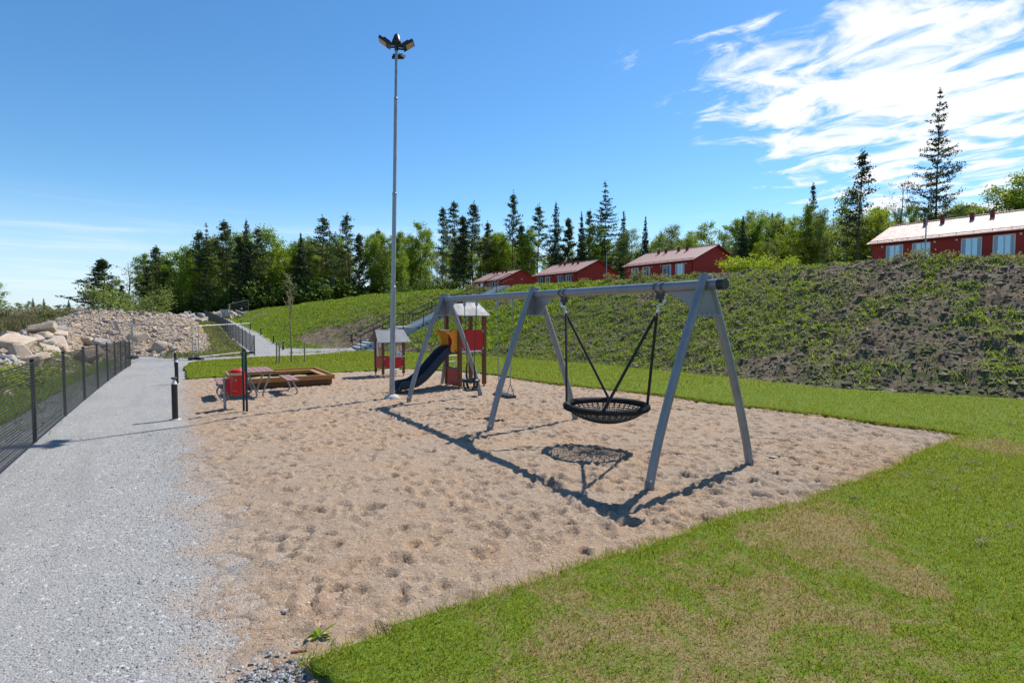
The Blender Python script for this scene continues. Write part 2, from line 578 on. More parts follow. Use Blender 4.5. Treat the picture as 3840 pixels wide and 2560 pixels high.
def b_sand(t, pos):
    big = t.noise(pos, .55, 4, .6, .2)
    mid = t.noise(pos, 7, 5, .65)
    fine = t.noise(pos, 130, 3, .7)
    grit = t.n('ShaderNodeTexVoronoi', {'Vector': pos, 'Scale': 75.0, 'Randomness': 1.0})
    col = t.mix(t.ramp(big, .35, .65), (.415, .285, .185, 1), (.385, .292, .213, 1))
    col = t.mix(t.math('MULTIPLY', t.ramp(mid, .45, .75), .35), col, (.26, .175, .115, 1))
    col = t.mix(t.math('MULTIPLY', t.ramp(fine, .5, .72), .55), col, (.15, .105, .072, 1))
    gs = t.n('ShaderNodeSeparateColor', {0: grit.outputs['Color']})
    col = t.mix(t.math('MULTIPLY', t.ramp(gs.outputs[0], .90, .97), .6), col, (.56, .48, .41, 1))
    col = t.mix(t.math('MULTIPLY', t.ramp(gs.outputs[1], .92, .98), .7), col, (.10, .085, .075, 1))
    pv = t.n('ShaderNodeVectorMath', {0: pos, 1: (.853, .522, 0)}, operation='DOT_PRODUCT').outputs['Value']
    spill = t.math('ADD', t.ramp(pv, 1.1, -.1), t.math('MULTIPLY', t.math('SUBTRACT', t.noise(pos, 2.2, 5, .7), .5), 2.2))
    col = t.mix(t.math('MULTIPLY', t.ramp(spill, .55, 1.2), .75), col, t.mix(gs.outputs[2], (.14, .14, .145, 1), (.40, .39, .38, 1)))
    h = t.math('ADD', t.math('MULTIPLY', t.noise(pos, 28, 5, .65), 1.0), t.math('MULTIPLY', fine, .45))
    return col, h, 1.0, .026


def b_gravel(t, pos):
    big = t.noise(pos, .8, 4, .6, .3)
    v1 = t.n('ShaderNodeTexVoronoi', {'Vector': pos, 'Scale': 95.0})
    v2 = t.n('ShaderNodeTexVoronoi', {'Vector': pos, 'Scale': 46.0})
    c1 = t.n('ShaderNodeSeparateColor', {0: v1.outputs['Color']})
    c2 = t.n('ShaderNodeSeparateColor', {0: v2.outputs['Color']})
    col = t.mix(c1.outputs[0], (.25, .243, .233, 1), (.35, .342, .328, 1))
    col = t.mix(t.math('MULTIPLY', t.ramp(c1.outputs[1], .90, .98), .7), col, (.10, .10, .11, 1))
    speck = t.math('MULTIPLY', t.ramp(c2.outputs[0], .84, .95), t.ramp(big, .42, .66))
    col = t.mix(t.math('MULTIPLY', speck, .9), col, (.11, .11, .12, 1))
    col = t.mix(t.math('MULTIPLY', t.ramp(c2.outputs[1], .93, .98), .6), col, (.58, .57, .56, 1))
    col = t.mix(t.math('MULTIPLY', t.ramp(big, .4, .75), .22), col, (.23, .228, .225, 1))
    pv = t.n('ShaderNodeVectorMath', {0: pos, 1: (.853, .522, 0)}, operation='DOT_PRODUCT').outputs['Value']
    sv_ = t.n('ShaderNodeVectorMath', {0: pos, 1: (-.522, .853, 0)}, operation='DOT_PRODUCT').outputs['Value']
    lane = t.noise(t.n('ShaderNodeCombineXYZ', {0: t.math('MULTIPLY', pv, 2.6), 1: t.math('MULTIPLY', sv_, .22), 2: 0.0}).outputs[0], 1.0, 4, .55, .4)
    col = t.mix(t.math('MULTIPLY', t.ramp(lane, .46, .66), .28), col, (.20, .196, .19, 1))
    spill = t.math('ADD', t.ramp(pv, -.85, .5), t.math('MULTIPLY', t.math('SUBTRACT', t.noise(pos, 1.9, 5, .7), .5), 1.7))
    sx = t.n('ShaderNodeVectorMath', {0: pos, 1: (-.522, .853, 0)}, operation='DOT_PRODUCT').outputs['Value']
    spill = t.math('MULTIPLY', t.ramp(spill, .55, 1.15), t.ramp(sx, 20.5, 19.0))
    col = t.mix(t.math('MULTIPLY', spill, .8), col, t.mix(c1.outputs[2], (.24, .17, .115, 1), (.42, .30, .205, 1)))
    h = t.math('ADD', v1.outputs['Distance'], t.math('MULTIPLY', v2.outputs['Distance'], 1.0))
    h = t.math('MULTIPLY', h, -1.0)
    return col, h, .7, .008


def b_soil(t, pos):
    big = t.noise(pos, .35, 5, .6, .4)
    mid = t.noise(pos, 3.2, 6, .68, .3)
    fine = t.noise(pos, 22, 4, .7)
    col = t.mix(t.ramp(mid, .36, .64), (.125, .088, .056, 1), (.26, .200, .138, 1))
    col = t.mix(t.math('MULTIPLY', t.ramp(fine, .52, .72), .5), col, (.20, .17, .145, 1))
    green = t.math('MULTIPLY', t.ramp(big, .47, .60), t.ramp(t.noise(pos, 2.1, 5, .7), .40, .58))
    col = t.mix(t.math('MULTIPLY', green, .75), col, (.085, .13, .022, 1))
    h = t.math('ADD', t.noise(pos, 6, 6, .7), t.math('MULTIPLY', fine, .5))
    return col, h, 1.0, .12


def b_turf(t, pos):
    f = patch_factor(t, pos, .55)
    fine = t.noise(pos, 60, 4, .7)
    a = t.mix(t.ramp(fine, .35, .65), (.07, .12, .008, 1), (.16, .22, .02, 1))
    b = t.mix(t.ramp(fine, .35, .65), (.15, .12, .05, 1), (.30, .235, .11, 1))
    return t.mix(f, a, b), t.noise(pos, 90, 3, .7), .8, .02


def b_field(t, pos):
    big = t.noise(pos, .05, 5, .6, .5)
    mid = t.noise(pos, .6, 6, .65)
    fine = t.noise(pos, 9, 4, .7)
    col = t.mix(t.ramp(big, .4, .62), (.19, .15, .085, 1), (.085, .10, .03, 1))
    col = t.mix(t.math('MULTIPLY', t.ramp(mid, .4, .7), .6), col, (.06, .065, .025, 1))
    col = t.mix(t.math('MULTIPLY', t.ramp(fine, .45, .75), .5), col, (.24, .19, .11, 1))
    return col, mid, .8, .2


def b_rubble(t, pos):
    mid = t.noise(pos, 1.3, 6, .7, .3)
    v = t.n('ShaderNodeTexVoronoi', {'Vector': pos, 'Scale': 7.0})
    cc = t.n('ShaderNodeSeparateColor', {0: v.outputs['Color']})
    col = t.mix(t.ramp(mid, .36, .66), (.36, .262, .175, 1), (.29, .222, .158, 1))
    col = t.mix(t.math('MULTIPLY', t.ramp(cc.outputs[0], .55, .9), .6), col, (.46, .37, .29, 1))
    h = t.math('ADD', t.math('MULTIPLY', v.outputs['Distance'], -1.2), t.noise(pos, 12, 5, .7))
    return col, h, 1.0, .10


def b_bank(t, pos):
    mid = t.noise(pos, .45, 5, .65, .4)
    fine = t.noise(pos, 14, 5, .7)
    col = t.mix(t.ramp(mid, .38, .64), (.13, .17, .03, 1), (.27, .20, .085, 1))
    col = t.mix(t.math('MULTIPLY', t.ramp(fine, .45, .7), .5), col, (.07, .10, .018, 1))
    return col, fine, .9, .06


M['sand'] = ground_mat('sand', b_sand)
M['gravel'] = ground_mat('gravel', b_gravel)
M['soil'] = ground_mat('soil', b_soil)
M['turf'] = ground_mat('turf', b_turf)
M['field'] = ground_mat('field', b_field)
M['rubble'] = ground_mat('rubble', b_rubble)
M['bank'] = ground_mat('bank', b_bank)
M['pebble'] = leaf_mat('pebble', [(.13, .13, .14), (.28, .277, .272), (.37, .365, .36), (.46, .455, .45)], 0.0, .9)
M['sand_grain'] = leaf_mat('sand_grain', [(.16, .115, .085), (.35, .25, .17), (.44, .35, .27)], 0.0, .9)
M['stone_flat'] = pmat('stone_flat', (.50, .42, .36), (.42, .35, .30), 9, .9, .5, bscale=40)
M['clod'] = leaf_mat('clod', [(.13, .093, .060), (.215, .163, .112), (.30, .24, .175)], 0.0, .95)
M['thatch'] = leaf_mat('thatch', [(.20, .18, .08), (.30, .26, .14), (.36, .31, .19)], .2)

# ------------------------------------------------------------------ ground sheets
SAND_NEAR = [(-.11, -.15), (-.31, -2.37), (-.44, -3.65), (-.51, -4.98), (-.46, -5.87), (-.48, -7.36), (-.53, -8.60), (-.60, -9.45)]
SAND_FAR = [(-.11, -.15), (2.08, -.34), (3.78, -.72), (6.46, -1.14), (8.13, -1.50), (12.1, -1.56), (13.5, -1.80), (15.5, -2.73),
            (15.6, -3.7), (15.8, -5.3), (16.5, -9.6)]
LAWN = list(reversed(SAND_NEAR)) + SAND_FAR[1:] + [(21.9, -9.57), (24.4, -9.5), (27.3, -9.25), (29.3, -8.96), (33.4, -5.6), (33.4, -2.8), (36.2, 1.6), (35.6, 2.2),
        (33, 2.9), (28, 3.75), (21, 3.45), (12, 3.55), (6, 3.25), (3.7, 3.25), (.75, 4.85), (-2, 5.5), (-9, 5.6), (-9, -8.9), (-3.2, -8.9), (-1.2, -9.3)]


def wobble(poly, amp, sc, seed):
    """dense outline with small irregularities"""
    out = []
    for i in range(len(poly)):
        a = np.array(poly[i], float); b = np.array(poly[(i + 1) % len(poly)], float)
        L = np.linalg.norm(b - a); n = max(1, int(L / .12))
        nv = np.array([-(b - a)[1], (b - a)[0]]) / (L + 1e-9)
        for k in range(n):
            q = a + (b - a) * k / n
            out.append(tuple(q + nv * amp * 2 * fbm(np.array(q[0] * sc + seed), np.array(q[1] * sc), seed, 3)))
    return out


LAWN_W = wobble(LAWN, .085, 2.4, 3)

# the far ground to the horizon
def far_axis(n, near, reach):
    t = np.linspace(-1, 1, n)
    k = math.asinh(reach / near)
    return near * np.sinh(t * k)


gx = far_axis(200, 14, 3600); gy = far_axis(200, 14, 3600) + 45
GX, GY = np.meshgrid(gx, gy, indexing='ij')
gs, gp = to_sp(GX, GY)
GZ = zt(GX, GY) - .14 + .25 * fbm(GX * .05, GY * .05, 5) * np.clip((np.hypot(GX, GY) - 40) / 60, 0, 1)
GZ = GZ - .35 * ((gs > -12) & (gs < 37) & (gp > -12.3) & (gp < 4.0))
cut = ((gs > -14) & (gs < 100) & (gp > np.interp(gs, SK, TOE) - .5) & (gp < np.interp(gs, SK, CPK) + 2))
GZ = GZ - .3 * cut
idx = np.arange(GX.size).reshape(GX.shape)
q = np.stack([idx[:-1, :-1], idx[1:, :-1], idx[1:, 1:], idx[:-1, 1:]], -1).reshape(-1, 4)
tag(link(bpy.data.objects.new('ground', np_mesh('ground', np.stack([GX.ravel(), GY.ravel(), GZ.ravel()], -1), q, M['field'], True))),
    'dry grassy ground reaching from the site to the horizon', kind='structure')

# sand with footprints
RES = .026
sa = np.arange(-1.0, 17.0, RES); pa = np.arange(-10.5, .35, RES)
S_, P_ = np.meshgrid(sa, pa, indexing='ij')
H = .035 * fbm(S_ * 1.1, P_ * 1.1, 11, 3) + .020 * fbm(S_ * 4.2, P_ * 4.2, 21, 4, .55) + .018 * fbm(S_ * 13, P_ * 13, 31, 3)
rg = np.random.default_rng(3)
for k in range(13000):
    cs = rg.uniform(-.8, 16.6); cp_ = rg.uniform(-10, .2)
    if rg.random() > .35 + 1.3 * (vnoise(np.array(cs * .35), np.array(cp_ * .35), 9)):
        continue
    a = rg.uniform(0, math.pi); la = rg.uniform(.04, .095) * (1.3 if k % 9 == 0 else 1); lb = la * rg.uniform(.45, .85); dep = la * rg.uniform(.15, .38) * float(np.interp(cp_ * .6 + cs * .8, [-6, -3, 2, 8], [1.18, 1.12, .9, .72]))
    rad = la * 2.0
    i0 = max(0, int((cs - rad - sa[0]) / RES)); i1 = min(len(sa), int((cs + rad - sa[0]) / RES) + 1)
    j0 = max(0, int((cp_ - rad - pa[0]) / RES)); j1 = min(len(pa), int((cp_ + rad - pa[0]) / RES) + 1)
    if i1 <= i0 or j1 <= j0:
        continue
    ds = sa[i0:i1, None] - cs; dp = pa[None, j0:j1] - cp_
    e1 = (ds * math.cos(a) + dp * math.sin(a)) / la; e2 = (-ds * math.sin(a) + dp * math.cos(a)) / lb
    r2 = np.sqrt(e1 * e1 + e2 * e2)
    H[i0:i1, j0:j1] += dep * (-np.exp(-(r2 ** 4) * 1.1) + .45 * np.exp(-((r2 - 1.25) / .28) ** 2))
for cs, cp_, rr_, dd_ in ((2.24, -5.03, .55, .05), (4.93, -5.0, .42, .06), (6.22, -5.0, .40, .05), (9.0, -5.9, .40, .05)):
    H -= dd_ * np.exp(-(((S_ - cs) ** 2 * 1.6 + (P_ - cp_) ** 2 * .8) / rr_ ** 2))
# the sand thins out over the gravel; it lies a little below the turf
edge = np.clip((P_ + 9.72 + .55 * fbm(S_ * .9, np.zeros_like(S_) + 3, 77, 3) + .35 * fbm(S_ * 3.1, P_ * 3.1, 78, 3)) / .55, -1, 1)
H = H * np.clip(.35 + .65 * edge, .25, 1) + .03 * edge
tag(sheet('sand', sa, pa, lambda s, p: H, M['sand']), 'beige trampled play sand full of footprints', kind='structure')

# gravel path, its crossing and the climbing branch
PATH = [(-9, -12.35), (37.0, -12.6), (36.0, -9.2), (35.4, -6.3), (36.2, -5.75), (90, -5.95), (90, -3.2), (60, -3.1), (45, -2.9), (40.5, -2.9), (38.6, -1.2),
        (38.3, 1.5), (37.2, 2.5), (35.0, 2.4), (32.5, -2.6), (31.5, -5.5), (27, -8.6), (22, -8.9), (-9, -9.15)]
PATH_W = wobble(PATH, .10, .9, 8)
sa = np.concatenate([np.arange(-6, 6, .045), np.arange(6, 18, .09), np.arange(18, 90, .2)])
pa = np.concatenate([np.arange(-12.7, -8.6, .05), np.arange(-8.6, 2.8, .16)])
tag(sheet('gravel_path', sa, pa, lambda s, p: .014 * fbm(s * 2.3, p * 2.3, 41, 3) + .010 * fbm(s * 11, p * 11, 43, 3) + .002, M['gravel'],
          mask=lambda s, p: inside(PATH_W, s, p)), 'pale grey crushed stone path', kind='structure')

# lawn sheets
sa = np.concatenate([np.arange(-8.9, -4, .12), np.arange(-4, .2, .055), np.arange(.2, 16, .10), np.arange(16, 36.6, .14)])
pa = np.concatenate([np.arange(-10, 0, .05), np.arange(0, 5.8, .08)])
LAWN_H = .075
tag(sheet('lawn', sa, pa, lambda s, p: LAWN_H + .035 * fbm(s * .8, p * .8, 51, 3) + .014 * fbm(s * 6, p * 6, 52, 2), M['turf'],
          mask=lambda s, p: inside(LAWN_W, s, p), skirt=.14), 'mown lawn framing the sand', kind='structure')

# embankment of bare soil
def emb_h(s, p):
    toe = np.interp(s, SK, TOE)
    w = np.clip((p - toe) / .8, 0, 1)
    w = w * (.15 + .85 * np.clip((np.abs(s - 37.75) - 1.3) / 1.5, 0, 1))
    dip = .30 * np.exp(-((s - 37.75) / 1.7) ** 4) * np.clip((p - 1.7) / .8, 0, 1) * np.clip((14.8 - p) / .8, 0, 1)
    return -dip + w * (.34 * fbm(s * .33, p * .33, 61, 3) + .26 * fbm(s * 1.4, p * 1.4, 62, 3, .6) + .30 * fbm(s * 3.3, p * 3.3, 63, 3, .65)) + .03 - .05 * (1 - w)


sa = np.concatenate([np.arange(-8, 30, .098), np.arange(30, 46, .12), np.arange(46, 100, .3)])
pa = np.concatenate([np.arange(-3.4, 2.2, .16), np.arange(2.2, 14.5, .095), np.arange(14.5, 15.5, .15), np.arange(15.5, 24, .4)])
def emb_mask(s, p):
    toe = np.interp(s, SK, TOE)
    stair = (s > 36.6) & (s < 38.9) & (p > 1.6) & (p < 14.0)
    edge_ = np.where(s > 36.3, -3.4, toe - .12)
    return (p > edge_ + .25 * fbm(s * 1.2, p * 0, 5, 3)) & (p < np.interp(s, SK, CPK) + 8) & ~stair
tag(sheet('embankment', sa, pa, emb_h, M['soil'], mask=emb_mask), 'steep bank of dark lumpy soil', kind='structure')

# grassy bank below the climbing path
def bank_h(s, p):
    return .10 * fbm(s * .7, p * .7, 71, 3) + .06 * fbm(s * 3, p * 3, 72, 3) + .03
sa = np.arange(34.5, 84, .25); pa = np.arange(-13.5, -5.4, .2)
tag(sheet('grass_bank', sa, pa, bank_h, M['bank'],
          mask=lambda s, p: (p < -5.95 + .15 * fbm(s, p, 4)) & (p > np.interp(s, [34.5, 36, 60, 84], [-6.2, -9.0, -9.4, -10.5]) + .8 * fbm(s * .5, p * .5, 6)) & (s > 35.0)),
    'scorched grassy bank beside the climbing path', kind='structure')

# heap of blasted rock
def rubble_profile(s, p):
    near = np.clip((-13.3 - p + .9 * fbm(s * .35, s * 0, 81, 3)) / 2.6, 0, 1)
    a = near * np.interp(s, [0, 6, 14, 26, 36, 46, 57, 66], [.0, .3, .55, .95, 1.5, 1.35, .8, .5])
    far = np.clip((s - 36.2 + .8 * fbm(p * .4, p * 0, 82, 3)) / 21, 0, 1) * np.clip((-7.4 - p) / 2.5, 0, 1)
    b = far ** .8 * np.interp(s, [36, 46, 57, 70], [2.8, 2.3, 1.25, .5])
    back = np.clip((p + 20.5) / 4, 0, 1) * np.clip((s - 2) / 4, 0, 1)
    hump = .45 * np.exp(-((s - 56) / 5) ** 2 - ((p + 15.2) / 3.0) ** 2)
    tail = np.clip((72 - s) / 8, 0, 1)
    fdd = np.interp(s, [33, 45, 62], [0, .5, 1.7])
    return (np.maximum(a, b) * tail * back + hump) - 0 * fdd


def rub_h(s, p):
    h = rubble_profile(s, p)
    w = np.clip(h / .5, 0, 1)
    return h - .12 + w * (.6 * fbm(s * .45, p * .45, 91, 3) + .5 * fbm(s * 1.5, p * 1.5, 92, 4, .6) + .22 * fbm(s * 5, p * 5, 93, 2))
sa = np.arange(2, 74, .22); pa = np.arange(-31, -6.8, .22)
tag(sheet('rubble_mound', sa, pa, rub_h, M['rubble'], mask=lambda s, p: rubble_profile(s, p) > .02, smooth=False), 'heap of pinkish crushed rock', kind='structure')


def rub_z(s, p):
    x, y = to_xy(s, p)
    return float(zt(x, y) + rub_h(np.array(float(s)), np.array(float(p))))


# ------------------------------------------------------------------ grass blades and weeds
def blades(X, Y, Z, h, w, lean, rng, seg=2):
    n = len(X)
    az = rng.uniform(0, 2 * math.pi, n); la = rng.uniform(0, 2 * math.pi, n)
    wx = np.cos(az) * w / 2; wy = np.sin(az) * w / 2
    lx = np.cos(la) * lean * h; ly = np.sin(la) * lean * h
    base = np.stack([X, Y, Z], -1)
    e = np.stack([wx, wy, 0 * wx], -1)
    tip = base + np.stack([lx, ly, h * np.sqrt(np.clip(1 - lean ** 2 * .6, .15, 1))], -1)
    if seg == 1:
        V = np.stack([base - e, base + e, tip], 1).reshape(-1, 3)
        F = np.arange(3 * n).reshape(-1, 3)
        return V, F
    mid = base + np.stack([lx * .3, ly * .3, h * .58], -1)
    V = np.stack([base - e, base + e, mid - e * .8, mid + e * .8, tip], 1).reshape(-1, 3)
    o = (np.arange(n) * 5)[:, None]
    F = np.concatenate([o + [0, 1, 3], o + [0, 3, 2], o + [2, 3, 4]])
    return V, F


def lawn_points(n, s0, s1, p0, p1, rng, dmin, dmax):
    s = rng.uniform(s0, s1, n); p = rng.uniform(p0, p1, n)
    x, y = to_xy(s, p)
    d = y
    ok = (d > dmin) & (d <= dmax) & ((np.abs(x) < d * .96 + .4) | ((np.abs(x) < d * 1.1 + 2.2) & (rng.random(n) < .4))) & inside(LAWN_W, s, p)
    s = s[ok]; p = p[ok]; x = x[ok]; y = y[ok]
    return s, p, x, y, zt(x, y) + LAWN_H + .035 * fbm(s * .8, p * .8, 51, 3) - .012


g = np.random.default_rng(17)
VV = []; FF = []; off = 0
def push(V, F):
    global off
    VV.append(V); FF.append(F + off); off += len(V)
for dens, a, b, hh, ww in ((7000, 1.6, 4.2, (.022, .046), .0045), (3600, 4.2, 7.5, (.025, .050), .0065)):
    s, p, x, y, z = lawn_points(int(dens * 11 * 15), -8, 3, -9.6, 5.4, g, a, b)
    n = len(x)
    push(*blades(x, y, z, g.uniform(hh[0], hh[1], n), g.uniform(.7, 1.3, n) * ww, g.uniform(.15, .85, n), g))
for dens, s0, s1, a, b, hh, ww in ((1200, -6, 10, 7.5, 13, (.028, .056), .012), (420, 0, 37, 13, 24, (.04, .075), .022), (160, 10, 37, 24, 45, (.05, .09), .045)):
    s, p, x, y, z = lawn_points(int(dens * (s1 - s0) * 15.2), s0, s1, -9.7, 5.5, g, a, b)
    n = len(x)
    push(*blades(x, y, z, g.uniform(hh[0], hh[1], n), g.uniform(.7, 1.3, n) * ww, g.uniform(.15, .85, n), g, 1))
s, p, x, y, z = lawn_points(22000, -8, 4, -9.6, 5.4, g, 1.6, 9)
n = len(x)
push(*blades(x, y, z, g.uniform(.06, .115, n), g.uniform(.003, .006, n), g.uniform(.5, 1.0, n), g))
ed = np.array(wobble(LAWN[:18], .085, 2.4, 3))
ed = ed[~((ed[:, 1] < -9.3) & (ed[:, 0] > -.4) & (ed[:, 0] < 16.3))]
ei = g.integers(0, len(ed) - 1, 26000)
es = ed[ei, 0] + g.normal(0, .03, 26000) + g.uniform(-.06, .06, 26000); ep = ed[ei, 1] + g.normal(0, .03, 26000) + g.uniform(-.06, .06, 26000)
x, y = to_xy(es, ep)
okb = (y > 1.6) & (y < 16)
x = x[okb]; y = y[okb]; n = len(x)
push(*blades(x, y, zt(x, y) + .03 + .03 * g.random(n), g.uniform(.03, .095, n), g.uniform(.004, .008, n), g.uniform(.4, 1.1, n), g, 1))
me = np_mesh('lawn_grass', np.concatenate(VV), np.concatenate(FF), M['grass'])
tag(link(bpy.data.objects.new('lawn_grass', me)), 'short mown grass blades, green with straw coloured patches', 'grass', kind='stuff')
print('lawn blades tris', sum(len(f) for f in FF))

# weeds on the embankment
def tufts(s, p, z_fn, rng, per, hr, w, spread, mat, name, label, kind_lean=(.35, 1.1)):
    x, y = to_xy(s, p); z = z_fn(s, p)
    n = len(s)
    size = rng.uniform(.6, 1.5, n)
    X = np.repeat(x, per) + rng.normal(0, 1, n * per) * np.repeat(size, per) * spread
    Y = np.repeat(y, per) + rng.normal(0, 1, n * per) * np.repeat(size, per) * spread
    ss, pp = to_sp(X, Y)
    Z = z_fn(ss, pp)
    h = np.repeat(size, per) * rng.uniform(hr[0], hr[1], n * per)
    V, F = blades(X, Y, Z - .02, h, w * np.repeat(size, per) * rng.uniform(.6, 1.4, n * per), rng.uniform(kind_lean[0], kind_lean[1], n * per), rng, 1)
    me = np_mesh(name, V, F, mat)
    return tag(link(bpy.data.objects.new(name, me)), label, 'weeds', kind='stuff')


def emb_z(s, p):
    x, y = to_xy(s, p)
    return zt(x, y) + emb_h(s, p)


def weed_density(s, p):
    toe = np.interp(s, SK, TOE)
    f = vnoise(s * .22 + 4, p * .3, 101) * .45 + vnoise(s * .8, p * .9, 102) * .38 + vnoise(s * 2.5, p * 2.5, 103) * .32
    f += .26 * np.exp(-((s - 18) / 9) ** 2) + .30 * np.exp(-((s - 55) / 16) ** 2)
    f -= .17 * np.exp(-((s - 2.5) / 3.2) ** 2 - ((p - 9) / 3) ** 2)
    f += .28 * np.exp(-((s + 1) / 3.0) ** 2 - ((p - toe - .9) / 1.1) ** 2)
    f += .12 * np.exp(-((p - toe - 4.5) / 1.6) ** 2)
    f -= .45 * np.exp(-((s - 43) / 4.5) ** 2 - ((p - toe - 2.5) / 3) ** 2)
    return f


g = np.random.default_rng(23)
n = 230000
s = g.uniform(-12, 97, n); p = g.uniform(-3.2, 15, n)
ok = emb_mask(s, p) & (p < np.interp(s, SK, CPK) + 1.2)
s = s[ok]; p = p[ok]
keep = g.random(len(s)) < np.clip((weed_density(s, p) - .495) / .20, 0, 1) * np.interp(s, [-12, 20, 45, 75, 97], [.75, .62, .40, .36, .36]) * np.where((np.abs(s - 37.75) < 1.25) & (p < 15.2), 0, 1)
s = s[keep]; p = p[keep]
print('weed tufts', len(s))
near = s < 22
tufts(s[near], p[near], emb_z, g, 13, (.04, .12), .024, .10, M['weed'], 'bank_weeds', 'low green weeds and grass tufts growing on the soil bank')
tufts(s[~near], p[~near], emb_z, g, 6, (.08, .22), .05, .11, M['weed'], 'bank_weeds', 'green weeds covering the far end of the soil bank')
s = g.uniform(-12, 75, 26000); p = g.uniform(-2.4, 15, 26000)
ok = emb_mask(s, p) & (p < np.interp(s, SK, CPK) + 1.2)
tufts(s[ok], p[ok], emb_z, g, 4, (.05, .16), .02, .08, M['weed_dry'], 'dry_stalks', 'withered stalks scattered over the soil bank')

# grass on the bank below the climbing path and beyond the net fence
s = g.uniform(35, 82, 9000); p = g.uniform(-10.5, -6, 9000)
tufts(s, p, lambda a, b: zt(*to_xy(a, b)) + bank_h(a, b), g, 4, (.06, .16), .06, .15, M['weed_dry'], 'bank_straw', 'withered grass on the bank beside the climbing path')
s = g.uniform(35, 82, 6500); p = g.uniform(-10.5, -6, 6500)
tufts(s, p, lambda a, b: zt(*to_xy(a, b)) + bank_h(a, b), g, 4, (.06, .16), .06, .15, M['grass'], 'bank_grass', 'thin scorched grass on the bank beside the climbing path')
s = g.uniform(-2, 35, 30000); p = g.uniform(-15.2, -11.9, 30000)
keep = g.random(len(s)) < np.clip(1.25 - (-p - 12.6) / 2.2, .05, 1)
tufts(s[keep], p[keep], lambda a, b: np.maximum(zt(*to_xy(a, b)) - .10, zt(*to_xy(a, b)) + np.where(rubble_profile(a, b) > .05, rub_h(a, b), -1)), g, 4, (.06, .2), .022, .08,
      M['weed'], 'verge_weeds', 'rough grass and weeds between the net fence and the rubble')

# loose stones
def pebbles(s, p, z, size, rng, mat, name, label):
    x, y = to_xy(s, p)
    n = len(s)
    oct_ = np.array([(1, 0, 0), (0, 1, 0), (-1, 0, 0), (0, -1, 0), (0, 0, .8), (0, 0, -.8)], float)
    V = np.repeat(oct_[None], n, 0) * (1 + rng.uniform(-.35, .35, (n, 6, 1)))
    a = rng.uniform(0, 6.28, n); c = np.cos(a)[:, None]; sn = np.sin(a)[:, None]
    vx = V[..., 0] * c - V[..., 1] * sn; vy = V[..., 0] * sn + V[..., 1] * c
    sz = size[:, None]
    V = np.stack([vx * sz + x[:, None], vy * sz * .8 + y[:, None], V[..., 2] * sz * .7 + z[:, None]], -1).reshape(-1, 3)
    f = np.array([(0, 1, 4), (1, 2, 4), (2, 3, 4), (3, 0, 4), (1, 0, 5), (2, 1, 5), (3, 2, 5), (0, 3, 5)])
    F = (np.arange(n) * 6)[:, None, None] + f[None]
    me = np_mesh(name, V, F.reshape(-1, 3), mat)
    return tag(link(bpy.data.objects.new(name, me)), label, 'gravel', kind='stuff')


g = np.random.default_rng(29)
n = 26000
s = g.uniform(-2.2, 7, n); p = g.uniform(-12.2, -9.2, n) + .25 * g.normal(0, 1, n)
x, y = to_xy(s, p)
ok = (y > 1.9) & (p < -8.9) & ~inside(LAWN_W, s, p)
keep = ok & (g.random(n) < np.clip(.35 + .9 * (p + 10.6), .22, 1)) & ((p < -9.75) | (g.random(n) < .38 * np.exp(-(p + 9.75) / .25)))
s = s[keep]; p = p[keep]; x = x[keep]; y = y[keep]
size = g.uniform(.003, .0085, len(s)) * (1 + 1.0 * (g.random(len(s)) > .96))
pebbles(s, p, zt(x, y) + .014 * fbm(s * 2.3, p * 2.3, 41, 3) + .010 * fbm(s * 11, p * 11, 43, 3) + .004, size, g, M['pebble'], 'loose_gravel', 'loose grey chippings lying on the path and along the sand edge')
n = 420
s = -.62 + g.normal(0, .10, n); p = -9.62 + g.normal(0, .14, n)
x, y = to_xy(s, p)
pebbles(s, p, zt(x, y) + .012 + g.uniform(0, .012, n), g.uniform(.008, .018, n), g, M['pebble'], 'coarse_gravel', 'small heap of coarse grey stones at the corner of the lawn')
n = 5000
s = g.uniform(-.5, 8, n); p = g.uniform(-9.4, -.4, n)
x, y = to_xy(s, p)
hi = np.clip(((s + 1.0) / RES).astype(int), 0, H.shape[0] - 1); hj = np.clip(((p + 10.5) / RES).astype(int), 0, H.shape[1] - 1)
ok = y > 2
pebbles(s[ok], p[ok], (zt(x, y) + H[hi, hj])[ok], g.uniform(.003, .008, ok.sum()), g, M['sand_grain'], 'sand_grit', 'coarse grit lying on the sand')


def sand_z(s, p):
    i = min(max(int((s + 1.0) / RES), 0), H.shape[0] - 1); j = min(max(int((p + 10.5) / RES), 0), H.shape[1] - 1)
    return zs(s, p) + float(H[i, j])

# lumps of soil on the embankment
g = np.random.default_rng(31)
n = 50000
s = g.uniform(-8, 46, n); p = g.uniform(2, 14.5, n)
ok = emb_mask(s, p) & (p > np.interp(s, SK, TOE) + .1)
ok &= (g.random(n) < np.interp(s, [-8, 20, 46], [1, .7, .4])) & (np.abs(s - 37.75) > 1.5)
s = s[ok]; p = p[ok]
o = pebbles(s, p, emb_z(s, p) + .01, g.uniform(.025, .075, len(s)) * (1 + .9 * (g.random(len(s)) > .93)), g, M['clod'], 'soil_clods', 'lumps of dark soil covering the bank')
o['category'] = 'soil'

# dry grass on the field beyond the rubble
n = 9000
yy = g.uniform(38, 120, n); xx = (g.uniform(-120, 420, n) - 1176) / FPX * yy
s, p = to_sp(xx, yy)
ok = (rubble_profile(s, p) < .03) & (p < -9.5)
tufts(s[ok], p[ok], lambda a, b: zt(*to_xy(a, b)) - .1, g, 7, (.18, .5), .09, .30, M['weed_dry'], 'field_grass', 'tall dry grass on the field beyond the rubble', (.2, .6))

